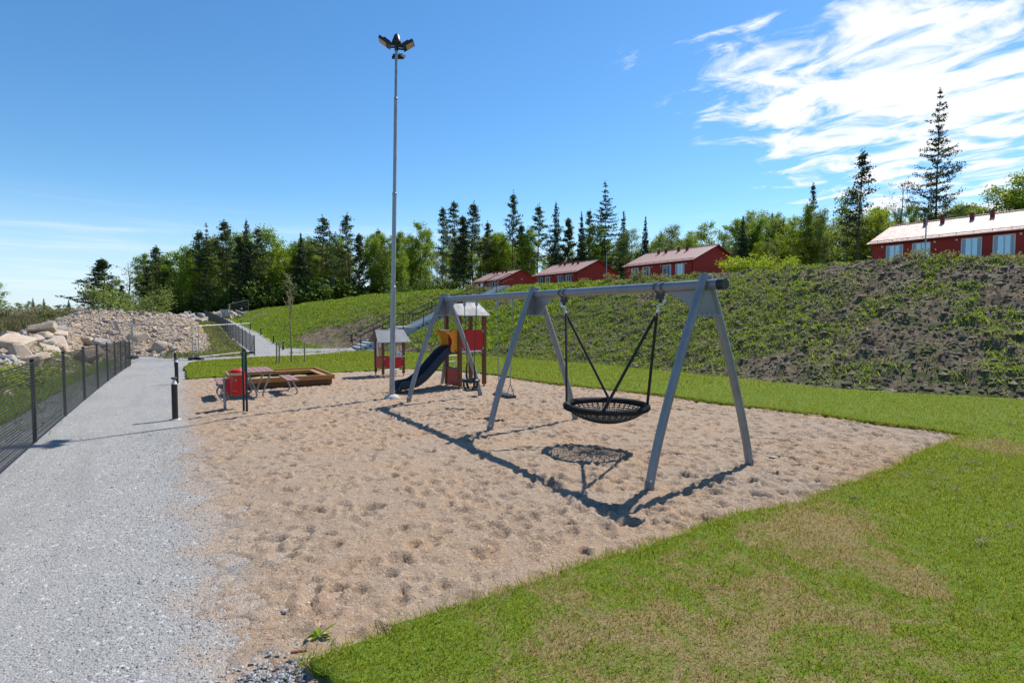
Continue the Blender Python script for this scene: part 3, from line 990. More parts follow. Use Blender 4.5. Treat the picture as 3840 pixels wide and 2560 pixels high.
# ------------------------------------------------------------------ swing frame
def arc_pts(c, r, a0, a1, n):
    return [(c[0] + r * math.cos(a0 + (a1 - a0) * i / n), c[1] + r * math.sin(a0 + (a1 - a0) * i / n)) for i in range(n + 1)]


FS, FP = .63, -5.03                                 # foot of the near frame on the site grid
frame_loc = site(FS, FP)
sw = thing('swing_frame', 'long grey steel swing frame on three pairs of bowed legs', 'swing frame', frame_loc, PHI)
FRAMES = (0.0, 3.34, 6.75)
BEAM_Z = 2.125
part('beam', MB().tube([(0, -.17, BEAM_Z), (0, 6.76, BEAM_Z)], .058, 20), M['steel'], sw)
part('end_cap', MB().tube([(0, -.25, BEAM_Z), (0, -.168, BEAM_Z)], [.057, .0605], 20), M['black_plastic'], sw)
for i, fy in enumerate(FRAMES):
    for sgn in (-1, 1):
        pts = []
        for k in range(13):
            h = -.15 + k * (2.235 + .15) / 12
            f = max(h, 0) / 2.235
            pts.append((sgn * (.815 - .80 * f ** 1.22 + .03), fy + .02 * sgn, h))
        lg = part('leg', MB().tube(pts, [.047] * 12 + [.045], 14, flat=1.0), M['steel'], sw)
        part('foot_sleeve', MB().tube([pts[0], (pts[1][0], pts[1][1], .10)], .0495, 14), M['steel_dull'], lg)
        if sgn < 0:
            part('sticker', MB().box((sgn * .842, fy - .055, .10), (.04, .012, .05)), M['white'], lg)
    # web plate between the legs with its crossbar, and the fin under the beam
    g_ = part('gusset', MB().prism([(-.235, 1.80), (.235, 1.80), (.075, 2.14), (-.075, 2.14)], (0, fy, 0), (1, 0, 0), (0, 0, 1), .012), M['steel'], sw)
    part('crossbar', MB().box((0, fy, 1.795), (.44, .07, .024)), M['steel'], sw)
    for k in range(4):
        part('bolt', MB().lathe([(0, .012), (.011, .010), (.011, 0)], (-.13 + k * .085, fy - .012, 1.807), 8), M['chrome'], g_)
    sg = 1 if i == 0 else -1
    fin = [(0, 2.07), (sg * .62, 2.075)] + [(sg * (.62 - .5 * t), 2.07 - .27 * t ** 1.7) for t in (.2, .4, .6, .8, 1.0)] + [(0, 1.80)]
    part('fin', MB().prism(fin, (0, fy, 0), (0, 1, 0), (0, 0, 1), .012), M['steel'], sw)
for yy in (.66, 2.57):
    for dy in (-.055, .055):
        cl = MB()
        ring = [(.066 * math.cos(a), yy + dy, BEAM_Z + .066 * math.sin(a)) for a in np.linspace(0, 2 * math.pi, 17)]
        for a, b in zip(ring[:-1], ring[1:]):
            cl.bar(a, b, .035, .008)
        part('clamp', cl, M['steel_dull'], sw)
for yy in (4.04, 4.56, 5.34, 5.85):
    part('hanger', MB().box((0, yy, BEAM_Z - .095), (.035, .055, .10)).box((0, yy, BEAM_Z - .158), (.02, .03, .035)), M['galv'], sw)


def chain(a, b, link_l=.034, r=.0065):
    a = Vector(a); b = Vector(b); n = max(2, int((b - a).length / (link_l * .78)))
    m = MB()
    d = (b - a).normalized()
    e1 = d.cross(Vector((.3, 1, .1))).normalized(); e2 = d.cross(e1)
    for k in range(n):
        c = a + (b - a) * ((k + .5) / n)
        w = e1 if k % 2 else e2
        for s_ in (-1, 1):
            m.bar(c - d * link_l * .42 + w * s_ * r * 1.3, c + d * link_l * .42 + w * s_ * r * 1.3, r, r)
        m.bar(c - d * link_l * .42 - w * r * 1.3, c - d * link_l * .42 + w * r * 1.3, r, r)
        m.bar(c + d * link_l * .42 - w * r * 1.3, c + d * link_l * .42 + w * r * 1.3, r, r)
    return m


# round net swing
bs = thing('basket_swing', 'round black net swing hanging in the nearest bay of the frame', 'swing', frame_loc, PHI)
BC = Vector((0, 1.61, .575)); RR = .535
rim = [(BC.x + RR * math.cos(a), BC.y + RR * math.sin(a), BC.z) for a in np.linspace(0, 2 * math.pi, 65)]
rm = part('rim', MB().tube(rim, .038, 12, cap=False), M['black_rope'], bs)
wrap = MB()
for k in range(110):
    a = 2 * math.pi * k / 110
    c = Vector((math.cos(a), math.sin(a), 0)); t_ = Vector((-math.sin(a), math.cos(a), 0))
    pts = [BC + c * (RR + .041 * math.cos(b)) + Vector((0, 0, .041 * math.sin(b))) + t_ * .026 * b / 6.28 for b in np.linspace(0, 6.28, 9)]
    wrap.tube(pts, .0075, 4, cap=False)
part('rope_wrapping', wrap, M['black_rope'], rm)['kind'] = 'stuff'
def dish(r):
    return BC.z - .02 - .20 * (1 - (r / RR) ** 2) ** .8
net = MB()
for ring_r in np.linspace(.04, .50, 15):
    net.tube([(BC.x + ring_r * math.cos(a), BC.y + ring_r * math.sin(a), dish(ring_r)) for a in np.linspace(0, 2 * math.pi, 41)], .0062, 5, cap=False)
for k in range(40):
    a = 2 * math.pi * k / 40
    for tw in (-.16, .16):
        net.tube([(BC.x + r * math.cos(a + tw * (1 - r / RR)), BC.y + r * math.sin(a + tw * (1 - r / RR)), dish(min(r, RR - .001))) for r in np.linspace(.03, RR, 8)], .0055, 4, cap=False)
part('seat_net', net, M['black_rope'], bs)
for yy, base in ((.66, -math.pi / 2), (2.57, math.pi / 2)):
    top = Vector((0, yy, BEAM_Z - .09))
    joint = Vector((0, yy + (.055 if yy < 1.6 else -.055), 1.815))
    part('swivel', MB().box((0, yy, BEAM_Z - .105), (.05, .11, .07), taper=.9).tube([(0, yy, BEAM_Z - .13), (0, yy, BEAM_Z - .185)], .02, 10), M['black_plastic'], bs)
    part('chain', chain((0, yy, BEAM_Z - .18), joint, .036, .009), M['chrome'], bs)
    side = yy - .10 if yy < 1.6 else yy + .10
    part('safety_chain', chain((0, side, BEAM_Z - .07), (0, side * .7 + joint.y * .3, 1.93), .036, .008), M['chrome'], bs)
    part('safety_chain', chain((0, side * .7 + joint.y * .3, 1.93), joint + Vector((0, 0, .08)), .036, .008), M['chrome'], bs)
    part('ring', MB().tube([(.03 * math.cos(a), joint.y, joint.z + .03 * math.sin(a)) for a in np.linspace(0, 6.283, 13)], .007, 6, cap=False), M['chrome'], bs)
    for da in (-math.pi / 4, math.pi / 4):
        a = base + da
        foot = BC + Vector((RR * math.cos(a), RR * math.sin(a), .02))
        part('rope', MB().tube([joint, foot], .019, 10), M['black_rope'], bs)

# flat plate swing
fl = thing('flat_swing', 'black plate swing seat on two steel chains in the far bay', 'swing', frame_loc, PHI)
part('seat', MB().box((0, 4.30, .385), (.20, .48, .045)).box((0, 4.30, .412), (.17, .44, .012)), M['black_plastic'], fl, bevel=.012)
for yy, ye in ((4.04, 4.10), (4.56, 4.50)):
    part('chain', chain((0, yy, BEAM_Z - .17), (0, ye, .60), .03, .006), M['galv'], fl)
    br = MB()
    for dx in (-.075, .075):
        br.tube([(0, ye, .61), (dx, ye, .41)], .0055, 6)
    part('bridle', br, M['black_plastic'], fl)

# toddler bucket swing
td = thing('toddler_swing', 'black rubber toddler bucket swing at the far end of the frame', 'swing', frame_loc, PHI)
yc = 5.595
ringp = [(.155 * math.cos(a), yc + .165 * math.sin(a), .52) for a in np.linspace(0, 2 * math.pi, 33)]
part('collar', MB().tube(ringp, .034, 10, cap=False), M['black_plastic'], td)
part('seat', MB().box((0, yc, .335), (.27, .17, .035)), M['black_plastic'], td, bevel=.012)
for sy in (-1, 1):
    part('seat_strap', MB().tube([(0, yc + sy * .16, .52), (0, yc + sy * .15, .42), (0, yc + sy * .09, .345)], .027, 8), M['black_plastic'], td)
for sx in (-1, 1):
    part('seat_strap', MB().tube([(sx * .15, yc, .52), (sx * .15, yc, .42), (sx * .10, yc, .345)], .022, 8), M['black_plastic'], td)
for yy, sy in ((5.34, -1), (5.85, 1)):
    part('chain', chain((0, yy, BEAM_Z - .17), (0, yc + sy * .145, .84), .03, .006), M['black_metal'], td)
    part('sleeve', MB().tube([(0, yc + sy * .145, .85), (0, yc + sy * .185, .70), (0, yc + sy * .165, .54)], [.014, .019, .026], 8), M['black_plastic'], td)

# ------------------------------------------------------------------ lamp mast
lx, ly = to_xy(8.23, -5.93)
mast_z = sand_z(8.23, -5.93)
lm = thing('lamp_mast', 'tall grey floodlight mast with three lamp heads standing in the sand', 'lamp mast', (lx, ly, mast_z - .02), R(20))
lm.rotation_euler = (0, R(1.35), R(0))
part('foundation', MB().lathe([(.175, -.1), (.17, .03), (.12, .085), (.075, .10), (.0, .10)], n=18), M['concrete'], lm)
def mast_part(nm, z0, z1, r0, r1):
    return part(nm, MB().tube([(0, 0, z0), (0, 0, z1)], [r0, r1], 20), M['pole'], lm)
mast_part('pole', .08, 2.42, .056, .055)
mast_part('pole', 2.42, 4.42, .046, .045)
mast_part('pole', 4.42, 6.42, .038, .037)
mast_part('pole', 6.42, 7.58, .031, .030)
for z, r in ((2.42, .059), (4.42, .049), (6.42, .041), (1.40, .0585)):
    part('collar', MB().lathe([(r - .012, -.03), (r, -.022), (r, .02), (r - .012, .03)], (0, 0, z), 18), M['pole'], lm)
part('inspection_hatch', MB().box((.0, -.055, 1.05), (.055, .012, .34)), M['pole'], lm)
part('hub', MB().lathe([(.0, .20), (.05, .16), (.10, .02), (.10, -.02), (.045, -.03), (.04, -.16)], (0, 0, 7.58), 12), M['black_metal'], lm)
for az, zz in ((R(188), 7.55), (R(2), 7.52), (R(90), 7.38)):
    h = link(bpy.data.objects.new('floodlight', None)); h.parent = lm; h.location = (0, 0, zz); h.rotation_euler = (0, 0, az); h.empty_display_size = .1
    tl = Matrix.Translation((.245, 0, .02)) @ Matrix.Rotation(R(-32), 4, 'Y')
    def tb(m, c, sz):
        k = len(m.v); m.box(c, sz)
        for i in range(k, len(m.v)):
            m.v[i] = tuple(tl @ Vector(m.v[i]))
    hb = MB(); tb(hb, (0, 0, 0), (.26, .25, .05)); tb(hb, (-.03, 0, .04), (.16, .18, .05))
    part('housing', hb, M['black_metal'], h)
    ln = MB(); tb(ln, (.03, 0, -.028), (.17, .20, .012))
    part('lens', ln, M['lens'], h)
    part('bracket', MB().bar((.02, .07, -.03), (.16, .11, -.02), .02, .03).bar((.02, -.07, -.03), (.16, -.11, -.02), .02, .03).bar((.0, 0, 0), (.14, 0, -.01), .05, .04), M['black_metal'], h)

# ------------------------------------------------------------------ playhouse
ph_s, ph_p = 13.1, -4.50
ph = thing('playhouse', 'small open playhouse with grey roof and red half walls behind the lamp mast', 'playhouse', (*to_xy(ph_s, ph_p), sand_z(ph_s, ph_p)), PHI)
W_, D_ = .66, .72
for x, y in ((0, 0), (W_, 0), (0, D_), (W_, D_)):
    po = part('post', MB().box((x, y, .60), (.07, .07, 1.02)), M['wood_red'], ph)
    part('foot', MB().box((x, y, .03), (.025, .045, .2)), M['galv'], po)
part('wall_panel', MB().box((W_ / 2, -.005, .43), (W_ - .07, .02, .34)), M['red'], ph)
part('wall_panel', MB().box((-.005, D_ / 2, .42), (.02, D_ - .07, .34)), M['red'], ph)
part('wall_panel', MB().box((W_ / 2, D_ + .005, .42), (W_ - .07, .02, .34)), M['red'], ph)
part('counter', MB().box((W_ / 2 + .12, .02, .62), (W_ - .20, .16, .022)), M['white'], ph)
part('bench', MB().box((W_ / 2, D_ * .55, .17), (W_ - .02, .20, .025)).box((W_ / 2, D_ * .2, .13), (W_ - .02, .10, .02)), M['white'], ph)
# gables face along the ridge, which runs across (local x)
for xx in (0.0, W_):
    gb = part('gable', MB().prism([(.02, .62), (.16, .56), (.16, 1.05), (.30, 1.05), (.30, .90), (.42, .90), (.42, 1.05), (.56, 1.05), (.56, .56), (.70, .62), (.70, 1.04), (.36, 1.32), (.02, 1.04)],
                                   (xx + (.03 if xx == 0 else -.03), 0, 0), (0, 1, 0), (0, 0, 1), .018), M['white'] if xx == 0 else M['cream'], ph)
part('back_panel', MB().box((W_ * .30, D_ - .02, .84), (.18, .016, .5)), M['cream'], ph)
for sgn in (-1, 1):
    y0 = D_ / 2 + sgn * .02; y1 = D_ / 2 + sgn * (D_ / 2 + .15)
    z0, z1 = 1.42, 1.05
    k = .05
    x0, x1 = -.20, W_ + .20
    rp = MB().add([(x0 + .07, y0, z0), (x1 - .07, y0, z0), (x1 - k * 0, y1, z1), (x0 + k * 0, y1, z1),
                   (x0 + .07, y0, z0 + .018), (x1 - .07, y0, z0 + .018), (x1, y1, z1 + .018), (x0, y1, z1 + .018)],
                  [(3, 2, 1, 0), (4, 5, 6, 7), (0, 1, 5, 4), (1, 2, 6, 5), (2, 3, 7, 6), (3, 0, 4, 7)])
    rf = part('roof', rp, M['roof_grey'], ph)
    for bx in (x0 + .10, x1 - .10):
        part('bolt', MB().lathe([(0, .014), (.014, .010), (.016, 0)], (bx, y1 - sgn * .05, z1 + .045 + .012), 8), M['chrome'], rf)
part('ridge_gap', MB().box((W_ / 2 - .11, D_ / 2, 1.425), (.38, .05, .03)), M['black_metal'], ph)
tp = thing('play_panel', 'white toy board with a yellow and orange figure in the playhouse opening', 'play panel', ph.location + Vector((0, 0, .0)), PHI)
part('board', MB().prism([(.44, .63), (.62, .63), (.62, .90), (.58, .96), (.47, .96), (.44, .90)], (0, .01, 0), (1, 0, 0), (0, 0, 1), .016), M['white'], tp)
part('slider', MB().prism(arc_pts((.53, .86), .035, 0, 5.8, 8), (0, -.004, 0), (1, 0, 0), (0, 0, 1), .016).box((.525, -.004, .93), (.03, .016, .13)), M['orange'], tp)
part('knob', MB().prism(arc_pts((.52, .79), .03, 0, 5.8, 8), (0, -.004, 0), (1, 0, 0), (0, 0, 1), .016), M['yellow'], tp)
part('knob', MB().prism(arc_pts((.58, .77), .022, 0, 5.8, 8), (0, -.004, 0), (1, 0, 0), (0, 0, 1), .016), M['red'], tp)
part('knob', MB().box((.52, -.004, .69), (.04, .016, .02)), M['black_metal'], tp)
for q_ in (ph,):
    for x in (.05, W_ - .05):
        for z in (.30, .56):
            part('bracket', MB().box((x, -.022, z), (.045, .014, .05)), M['galv'], ph)

# ------------------------------------------------------------------ slide tower
tw_loc = Vector((-1.30, 13.80, 0))
ts_, tp_ = to_sp(tw_loc.x, tw_loc.y)
tw_loc.z = sand_z(float(ts_), float(tp_))
tw = thing('slide_tower', 'small play tower with red panels, grey roof and dark blue slide', 'play tower', tw_loc, R(38))
TW, TD = .74, .62
for x, y, zb in ((0, 0, .06), (TW, 0, .06), (0, TD, .06), (TW, TD, .06)):
    po = part('post', MB().box((x, y, .94), (.085, .085, 1.76)), M['wood_red'], tw)
    part('foot', MB().box((x, y, .0), (.03, .06, .22)), M['galv'], po)
part('deck', MB().box((TW / 2, TD / 2, .885), (TW + .04, TD + .04, .04)).box((TW / 2, TD / 2, .855), (TW + .10, .05, .03)), M['galv'], tw)
part('side_panel', MB().box((TW / 2, -.02, 1.19), (TW - .09, .02, .52)), M['red'], tw)
part('side_panel', MB().box((TW / 2, TD + .02, 1.19), (TW - .09, .02, .52)), M['red'], tw)
for x in (.065, TW - .065):
    for z in (.98, 1.42):
        part('bracket', MB().box((x, -.036, z), (.05, .014, .06)), M['galv'], tw)
part('counter_panel', MB().box((-.015, TD / 2, .27), (.02, TD - .09, .42)), M['red'], tw)
part('counter_shelf', MB().box((-.02, TD / 2, .495), (.14, TD + .02, .02)), M['roof_grey'], tw)
for k, z in enumerate((.28, .44, .60, .76)):
    part('ladder_step', MB().box((TW / 2 - .10, TD + .06 + (.80 - z) * .32, z), (.42, .11, .03)), M['white'], tw)
for x in (TW / 2 - .32, TW / 2 + .12):
    part('ladder_cheek', MB().prism([(0, .86), (.12, .86), (.36, .02), (.24, .02)], (x, TD + .03, 0), (0, 1, 0), (0, 0, 1), .02), M['steel_dull'], tw)
# wavy guards either side of the slide entry
gd = [(-.02, .93), (.15, .90), (.19, .97), (.165, 1.06), (.145, 1.14), (.155, 1.23), (.20, 1.33), (.29, 1.42), (.28, 1.46), (-.02, 1.46)]
for yy in (-.01, TD + .01):
    gdp = part('guard', MB().prism([(-a * 1.3, b) for a, b in gd], (.0, yy + (.05 if yy < .3 else -.05), 0), (1, 0, 0), (0, 0, 1), .022), M['orange'], tw)
    for a, b in ((-.24, 1.43), (-.02, 1.40), (-.02, 1.0), (-.10, .94)):
        part('bolt', MB().box((a, yy + (.034 if yy < .3 else -.068), b), (.03, .016, .03)), M['black_metal'], gdp)
part('guard_bar', MB().tube([(-.23, .04, 1.45), (-.23, TD - .04, 1.45)], .015, 8), M['white'], tw)
part('back_bar', MB().tube([(TW, 0, .88), (TW + .14, .1, .88), (TW + .14, TD - .1, .88), (TW, TD, .88)], .013, 8), M['galv'], tw)
for sgn in (-1, 1):
    y0 = TD / 2 + sgn * .015; y1 = TD / 2 + sgn * (TD / 2 + .13); z0, z1 = 2.12, 1.79; x0, x1 = -.12, TW + .12
    rp = MB().add([(x0 + .09, y0, z0), (x1 - .09, y0, z0), (x1, y1 - sgn * .03, z1 + .03), (x1 - .03, y1, z1), (x0 + .03, y1, z1), (x0, y1 - sgn * .03, z1 + .03),
                   (x0 + .09, y0, z0 + .02), (x1 - .09, y0, z0 + .02), (x1, y1 - sgn * .03, z1 + .05), (x1 - .03, y1, z1 + .02), (x0 + .03, y1, z1 + .02), (x0, y1 - sgn * .03, z1 + .05)],
                  [(5, 4, 3, 2, 1, 0), (6, 7, 8, 9, 10, 11)] + [(i, (i + 1) % 6, (i + 1) % 6 + 6, i + 6) for i in range(6)])
    part('roof', rp, M['roof_grey'], tw)
part('ridge_gap', MB().box((.17, TD / 2 - .02, 2.13), (.34, .05, .035)), M['black_metal'], tw)
for xx in (0.02, TW - .02):
    part('gable', MB().prism([(-.08, 1.80), (TD + .08, 1.80), (TD / 2, 2.08)], (xx, 0, 0), (0, 1, 0), (0, 0, 1), .018), M['cream'], tw)
# slide: a curved trough leaving the deck to local -x
prof = [(.03, .905), (-.12, .905), (-.26, .86), (-.40, .74), (-.80, .36), (-1.06, .18), (-1.24, .125), (-1.50, .105), (-1.60, .07)]
HW = .215
sec = [(-HW - .03, .155), (-HW - .005, .16), (-HW + .03, .02), (-HW + .08, 0), (HW - .08, 0), (HW - .03, .02), (HW + .005, .16), (HW + .03, .155),
       (HW + .03, -.02), (HW - .06, -.04), (-HW + .06, -.04), (-HW - .03, -.02)]
fine = []
for i in range(len(prof) - 1):
    p0 = prof[max(i - 1, 0)]; p1 = prof[i]; p2 = prof[i + 1]; p3 = prof[min(i + 2, len(prof) - 1)]
    for k in range(4):
        t_ = k / 4
        fine.append(tuple(.5 * (2 * p1[j] + (p2[j] - p0[j]) * t_ + (2 * p0[j] - 5 * p1[j] + 4 * p2[j] - p3[j]) * t_ ** 2 + (-p0[j] + 3 * p1[j] - 3 * p2[j] + p3[j]) * t_ ** 3) for j in (0, 1)))
fine.append(prof[-1])
vs = []; ns_ = len(sec)
for i, (a, b) in enumerate(fine):
    d = Vector((fine[min(i + 1, len(fine) - 1)][0] - fine[max(i - 1, 0)][0], fine[min(i + 1, len(fine) - 1)][1] - fine[max(i - 1, 0)][1])).normalized()
    nx, nz = d.y, -d.x
    tail = min(1.0, (len(fine) - 1 - i) / 5 + .25)
    for cy_, cz_ in sec:
        hh_ = cz_ * (tail if cz_ > 0 else 1)
        vs.append((a + nx * hh_, TD / 2 + cy_, b + nz * hh_))
fs = []
for i in range(len(fine) - 1):
    for k in range(ns_):
        k2 = (k + 1) % ns_
        fs.append((i * ns_ + k, (i + 1) * ns_ + k, (i + 1) * ns_ + k2, i * ns_ + k2))
fs += [tuple(range(ns_)), tuple(range(len(fine) * ns_ - 1, (len(fine) - 1) * ns_ - 1, -1))]
sl = part('slide', MB().add(vs, fs, True), M['slide_blue'], tw)
md = sl.modifiers.new('edges', 'EDGE_SPLIT'); md.split_angle = R(50)
part('slide_foot', MB().tube([(-1.40, TD / 2 - .12, .09), (-1.40, TD / 2 - .12, -.12)], .02, 8).tube([(-1.40, TD / 2 + .12, .09), (-1.40, TD / 2 + .12, -.12)], .02, 8), M['galv'], sl)

# ------------------------------------------------------------------ picnic table
tloc = Vector((-5.91, 12.84, 0)); a_, b_ = to_sp(tloc.x, tloc.y)
tloc.z = sand_z(float(a_), float(b_)) + .01
tbl = thing('picnic_table', 'low picnic table with brown plank top and bent steel tube legs', 'table', tloc, PHI)
# local y = length, near end at y = -.65; local x = width, origin under the middle
for k in range(5):
    x = (-2 + k) * .124
    part('table_plank', MB().box((x, 0, .585), (.116, 1.30, .032)), M['wood_table'], tbl, bevel=.005)
for sgn in (-1, 1):
    for k in range(2):
        part('bench_plank', MB().box((sgn * (.63 + k * .135), 0, .36), (.125, 1.25, .032)), M['wood_table'], tbl, bevel=.005)
for yy in (-.52, .42):
    part('table_rail', MB().box((0, yy, .558), (.56, .045, .024)), M['wood_pale'], tbl)
    for sgn in (-1, 1):
        pts = [(sgn * .225, .55), (sgn * .20, .48), (sgn * .075, .14), (sgn * .06, .07), (sgn * .075, .035), (sgn * .12, .015), (sgn * .30, .012),
               (sgn * .70, .012), (sgn * .755, .022), (sgn * .79, .06), (sgn * .795, .11), (sgn * .70, .33)]
        part('leg_tube', MB().tube([(a, yy, b) for a, b in pts], .0195, 10), M['galv'], tbl)
        part('bench_rail', MB().box((sgn * .70, yy, .333), (.24, .045, .02)), M['wood_pale'], tbl)

# ------------------------------------------------------------------ litter bin
bl = Vector((-5.58, 10.76, 0)); a_, b_ = to_sp(bl.x, bl.y); bl.z = sand_z(float(a_), float(b_))
bn_ = thing('litter_bin', 'red slotted litter bin hung on a grey post beside the picnic table', 'litter bin', bl, R(10))
part('post', MB().tube([(0, 0, -.15), (0, 0, .60)], .026, 14), M['galv'], bn_)
part('bracket', MB().box((.055, .01, .43), (.09, .03, .30)), M['red_bin'], bn_)
rr = MB().lathe([(.0, .0), (.13, .0), (.145, .02), (.150, .42), (.15, .43), (.0, .43)], (.235, .03, .265), 28)
bd = part('body', rr, M['red_bin'], bn_)
sl_ = MB()
for (da, zz, ww) in ((-2.15, .62, .035), (-1.88, .62, .035), (-2.18, .60, .03), (-1.5, .575, .04), (-1.5, .555, .04), (-2.18, .56, .02), (-2.12, .52, .02), (-2.2, .48, .015), (-1.95, .58, .02), (-1.85, .36, .03), (-1.5, .36, .03), (-2.2, .42, .015), (-1.95, .55, .012)):
    a = da
    cx_, cy_ = .235 + .151 * math.cos(a), .03 + .151 * math.sin(a)
    sl_.box((cx_, cy_, zz), (ww, .006, .009), rz=a + math.pi / 2)
part('slots', sl_, M['cream'], bd)
ld = part('lid', MB().lathe([(.153, .0), (.155, .035), (.12, .065), (.0, .075)], (.235, .03, .695), 28), M['red_bin'], bn_)
bnd = MB()
for a in np.linspace(-2.5, -.7, 12):
    bnd.box((.235 + .155 * math.cos(a), .03 + .155 * math.sin(a), .678), (.028, .012, .045), rz=a + math.pi / 2)
part('band', bnd, M['band'], bn_)
part('strut', MB().tube([(0, 0, .34), (.06, .01, .30), (.05, .02, .20)], .014, 8), M['galv'], bn_)

# ------------------------------------------------------------------ black hoop sign
sg_loc = Vector((-5.02, 10.42, 0)); a_, b_ = to_sp(sg_loc.x, sg_loc.y); sg_loc.z = sand_z(float(a_), float(b_))
sg = thing('sign_post', 'narrow black hoop post holding a green board seen edge on', 'sign', sg_loc, R(-28))
hoop = [(-.045, 0, -.15), (-.045, 0, 1.06)] + [(-.045 * math.cos(a), 0, 1.06 + .11 * math.sin(a)) for a in np.linspace(.2, math.pi - .2, 8)] + [(.045, 0, 1.06), (.045, 0, -.15)]
part('hoop', MB().tube(hoop, .0205, 12), M['black_metal'], sg)
part('board', MB().box((0, 0, .90), (.052, .016, .32)), M['green_board'], sg)

# ------------------------------------------------------------------ sandbox
sx_loc = Vector((*to_xy(11.75, -8.72), sand_z(11.75, -8.72)))
sbx = thing('sandbox', 'golden timber sandbox with wide seat boards behind the picnic table', 'sandbox', sx_loc, PHI)
LX, LY = 2.42, 2.35
zt_ = .24
def rail(nm, a, b, w, h, z, mat):
    return part(nm, MB().bar((a[0], a[1], z), (b[0], b[1], z), w, h), mat, sbx, bevel=.006)
rail('side_board', (-.0, 0), (LX, 0), .05, .12, zt_ - .03, M['wood_gold'])
rail('side_board', (0, LY), (LX, LY), .05, .12, zt_ - .03, M['wood_gold'])
rail('side_board', (0, .025), (0, LY - .025), .05, .12, zt_ - .03, M['wood_gold'])
rail('side_board', (LX, .025), (LX, LY - .025), .05, .12, zt_ - .03, M['wood_gold'])
rail('lower_board', (.03, .06), (LX - .06, .06), .05, .13, .075, M['wood_dark'])
rail('lower_board', (.03, LY - .06), (LX - .06, LY - .06), .05, .13, .075, M['wood_dark'])
rail('lower_board', (.06, .09), (.06, LY - .09), .05, .13, .075, M['wood_dark'])
rail('lower_board', (LX - .06, .09), (LX - .06, LY - .09), .05, .13, .075, M['wood_dark'])
sw_ = .17
rail('seat_board', (.03, .03 + sw_ / 2), (LX - .03, .03 + sw_ / 2), sw_, .03, zt_ - .035, M['wood_gold'])
rail('seat_board', (.03, LY - .03 - sw_ / 2), (LX - .03, LY - .03 - sw_ / 2), sw_, .03, zt_ - .035, M['wood_gold'])
rail('seat_board', (.03 + sw_ / 2, .03 + sw_), (.03 + sw_ / 2, LY - .03 - sw_), sw_, .03, zt_ - .037, M['wood_gold'])
rail('seat_board', (LX - .03 - sw_ / 2, .03 + sw_), (LX - .03 - sw_ / 2, LY - .03 - sw_), sw_, .03, zt_ - .037, M['wood_gold'])
ax = np.linspace(.1, LX - .1, 50); ay = np.linspace(.1, LY - .1, 50)
AX, AY = np.meshgrid(ax, ay, indexing='ij')
AZ = .07 + .16 * fbm(AX * 2.2, AY * 2.2, 131, 4)
ii = np.arange(2500).reshape(50, 50)
me = np_mesh('sand_fill', np.stack([AX.ravel(), AY.ravel(), AZ.ravel()], -1), np.stack([ii[:-1, :-1], ii[1:, :-1], ii[1:, 1:], ii[:-1, 1:]], -1).reshape(-1, 4), M['sand'], True)
part('sand_fill', me, None, sbx)


# ------------------------------------------------------------------ bollard lights
def bollard(loc, label, h=.75, r=.048):
    b = thing('bollard_light', label, 'bollard', loc, 0, 'black bollard lights along the paths')
    part('base_plate', MB().lathe([(r + .045, 0), (r + .045, .015), (r, .02)], n=18).lathe([(0, .0155), (r + .045, .0155)], n=18), M['concrete'], b)
    part('body', MB().tube([(0, 0, 0), (0, 0, h - .12)], r, 20), M['black_metal'], b)
    part('reflector', MB().lathe([(r * .95, h - .12), (r * .5, h - .055), (r * .45, h - .03)], n=18), M['white'], b)
    part('cap', MB().lathe([(0, h), (r * .9, h - .004), (r * 1.02, h - .012), (r * 1.02, h - .032), (0, h - .033)], n=18), M['black_metal'], b)
    return b


bollard(site(7.9, -9.98), 'nearest black bollard light at the edge of the gravel path')
bollard(site(15.1, -9.90), 'second black bollard light along the gravel path, right behind the nearest')
bollard(site(25.6, -9.88), 'third black bollard light near the far end of the gravel path')
bollard(site(38.4, -3.30), 'black bollard light at the foot of the climbing path, left of the sapling')
bollard(site(39.35, 1.75), 'black bollard light at the foot of the stairs')

# ------------------------------------------------------------------ net fence along the path
nf = thing('net_fence', 'black plastic net fence on square posts along the left of the path', 'fence', (0, 0, 0))
NFP = -11.66
def fence_z(s):
    return float(path_level(np.array(float(s))))
post_s = [1.45 + 2.70 * k for k in range(11)]
for s_ in post_s:
    x, y = to_xy(s_, NFP - .045)
    part('post', MB().box((x, y, fence_z(s_) + .45), (.044, .044, 1.5), rz=PHI), M['black_plastic'], nf)
netm = MB()
S0, S1 = post_s[0] - .1, post_s[-1] + .06
bend = [S0] + [s_ for s_ in post_s] + [S1]
for k in range(31):
    h = .06 + k * .0365
    for a, b in zip(bend[:-1], bend[1:]):
        netm.bar((*to_xy(a, NFP), fence_z(a) + h), (*to_xy(b, NFP), fence_z(b) + h), .003, .0105 if k not in (0, 30) else .02)
s_ = S0
while s_ < S1:
    x, y = to_xy(s_, NFP + .001)
    netm.box((x, y, fence_z(s_) + .60), (.0016, .0065, 1.10), rz=PHI)
    s_ += .042
part('net', netm, M['net_black'], nf)

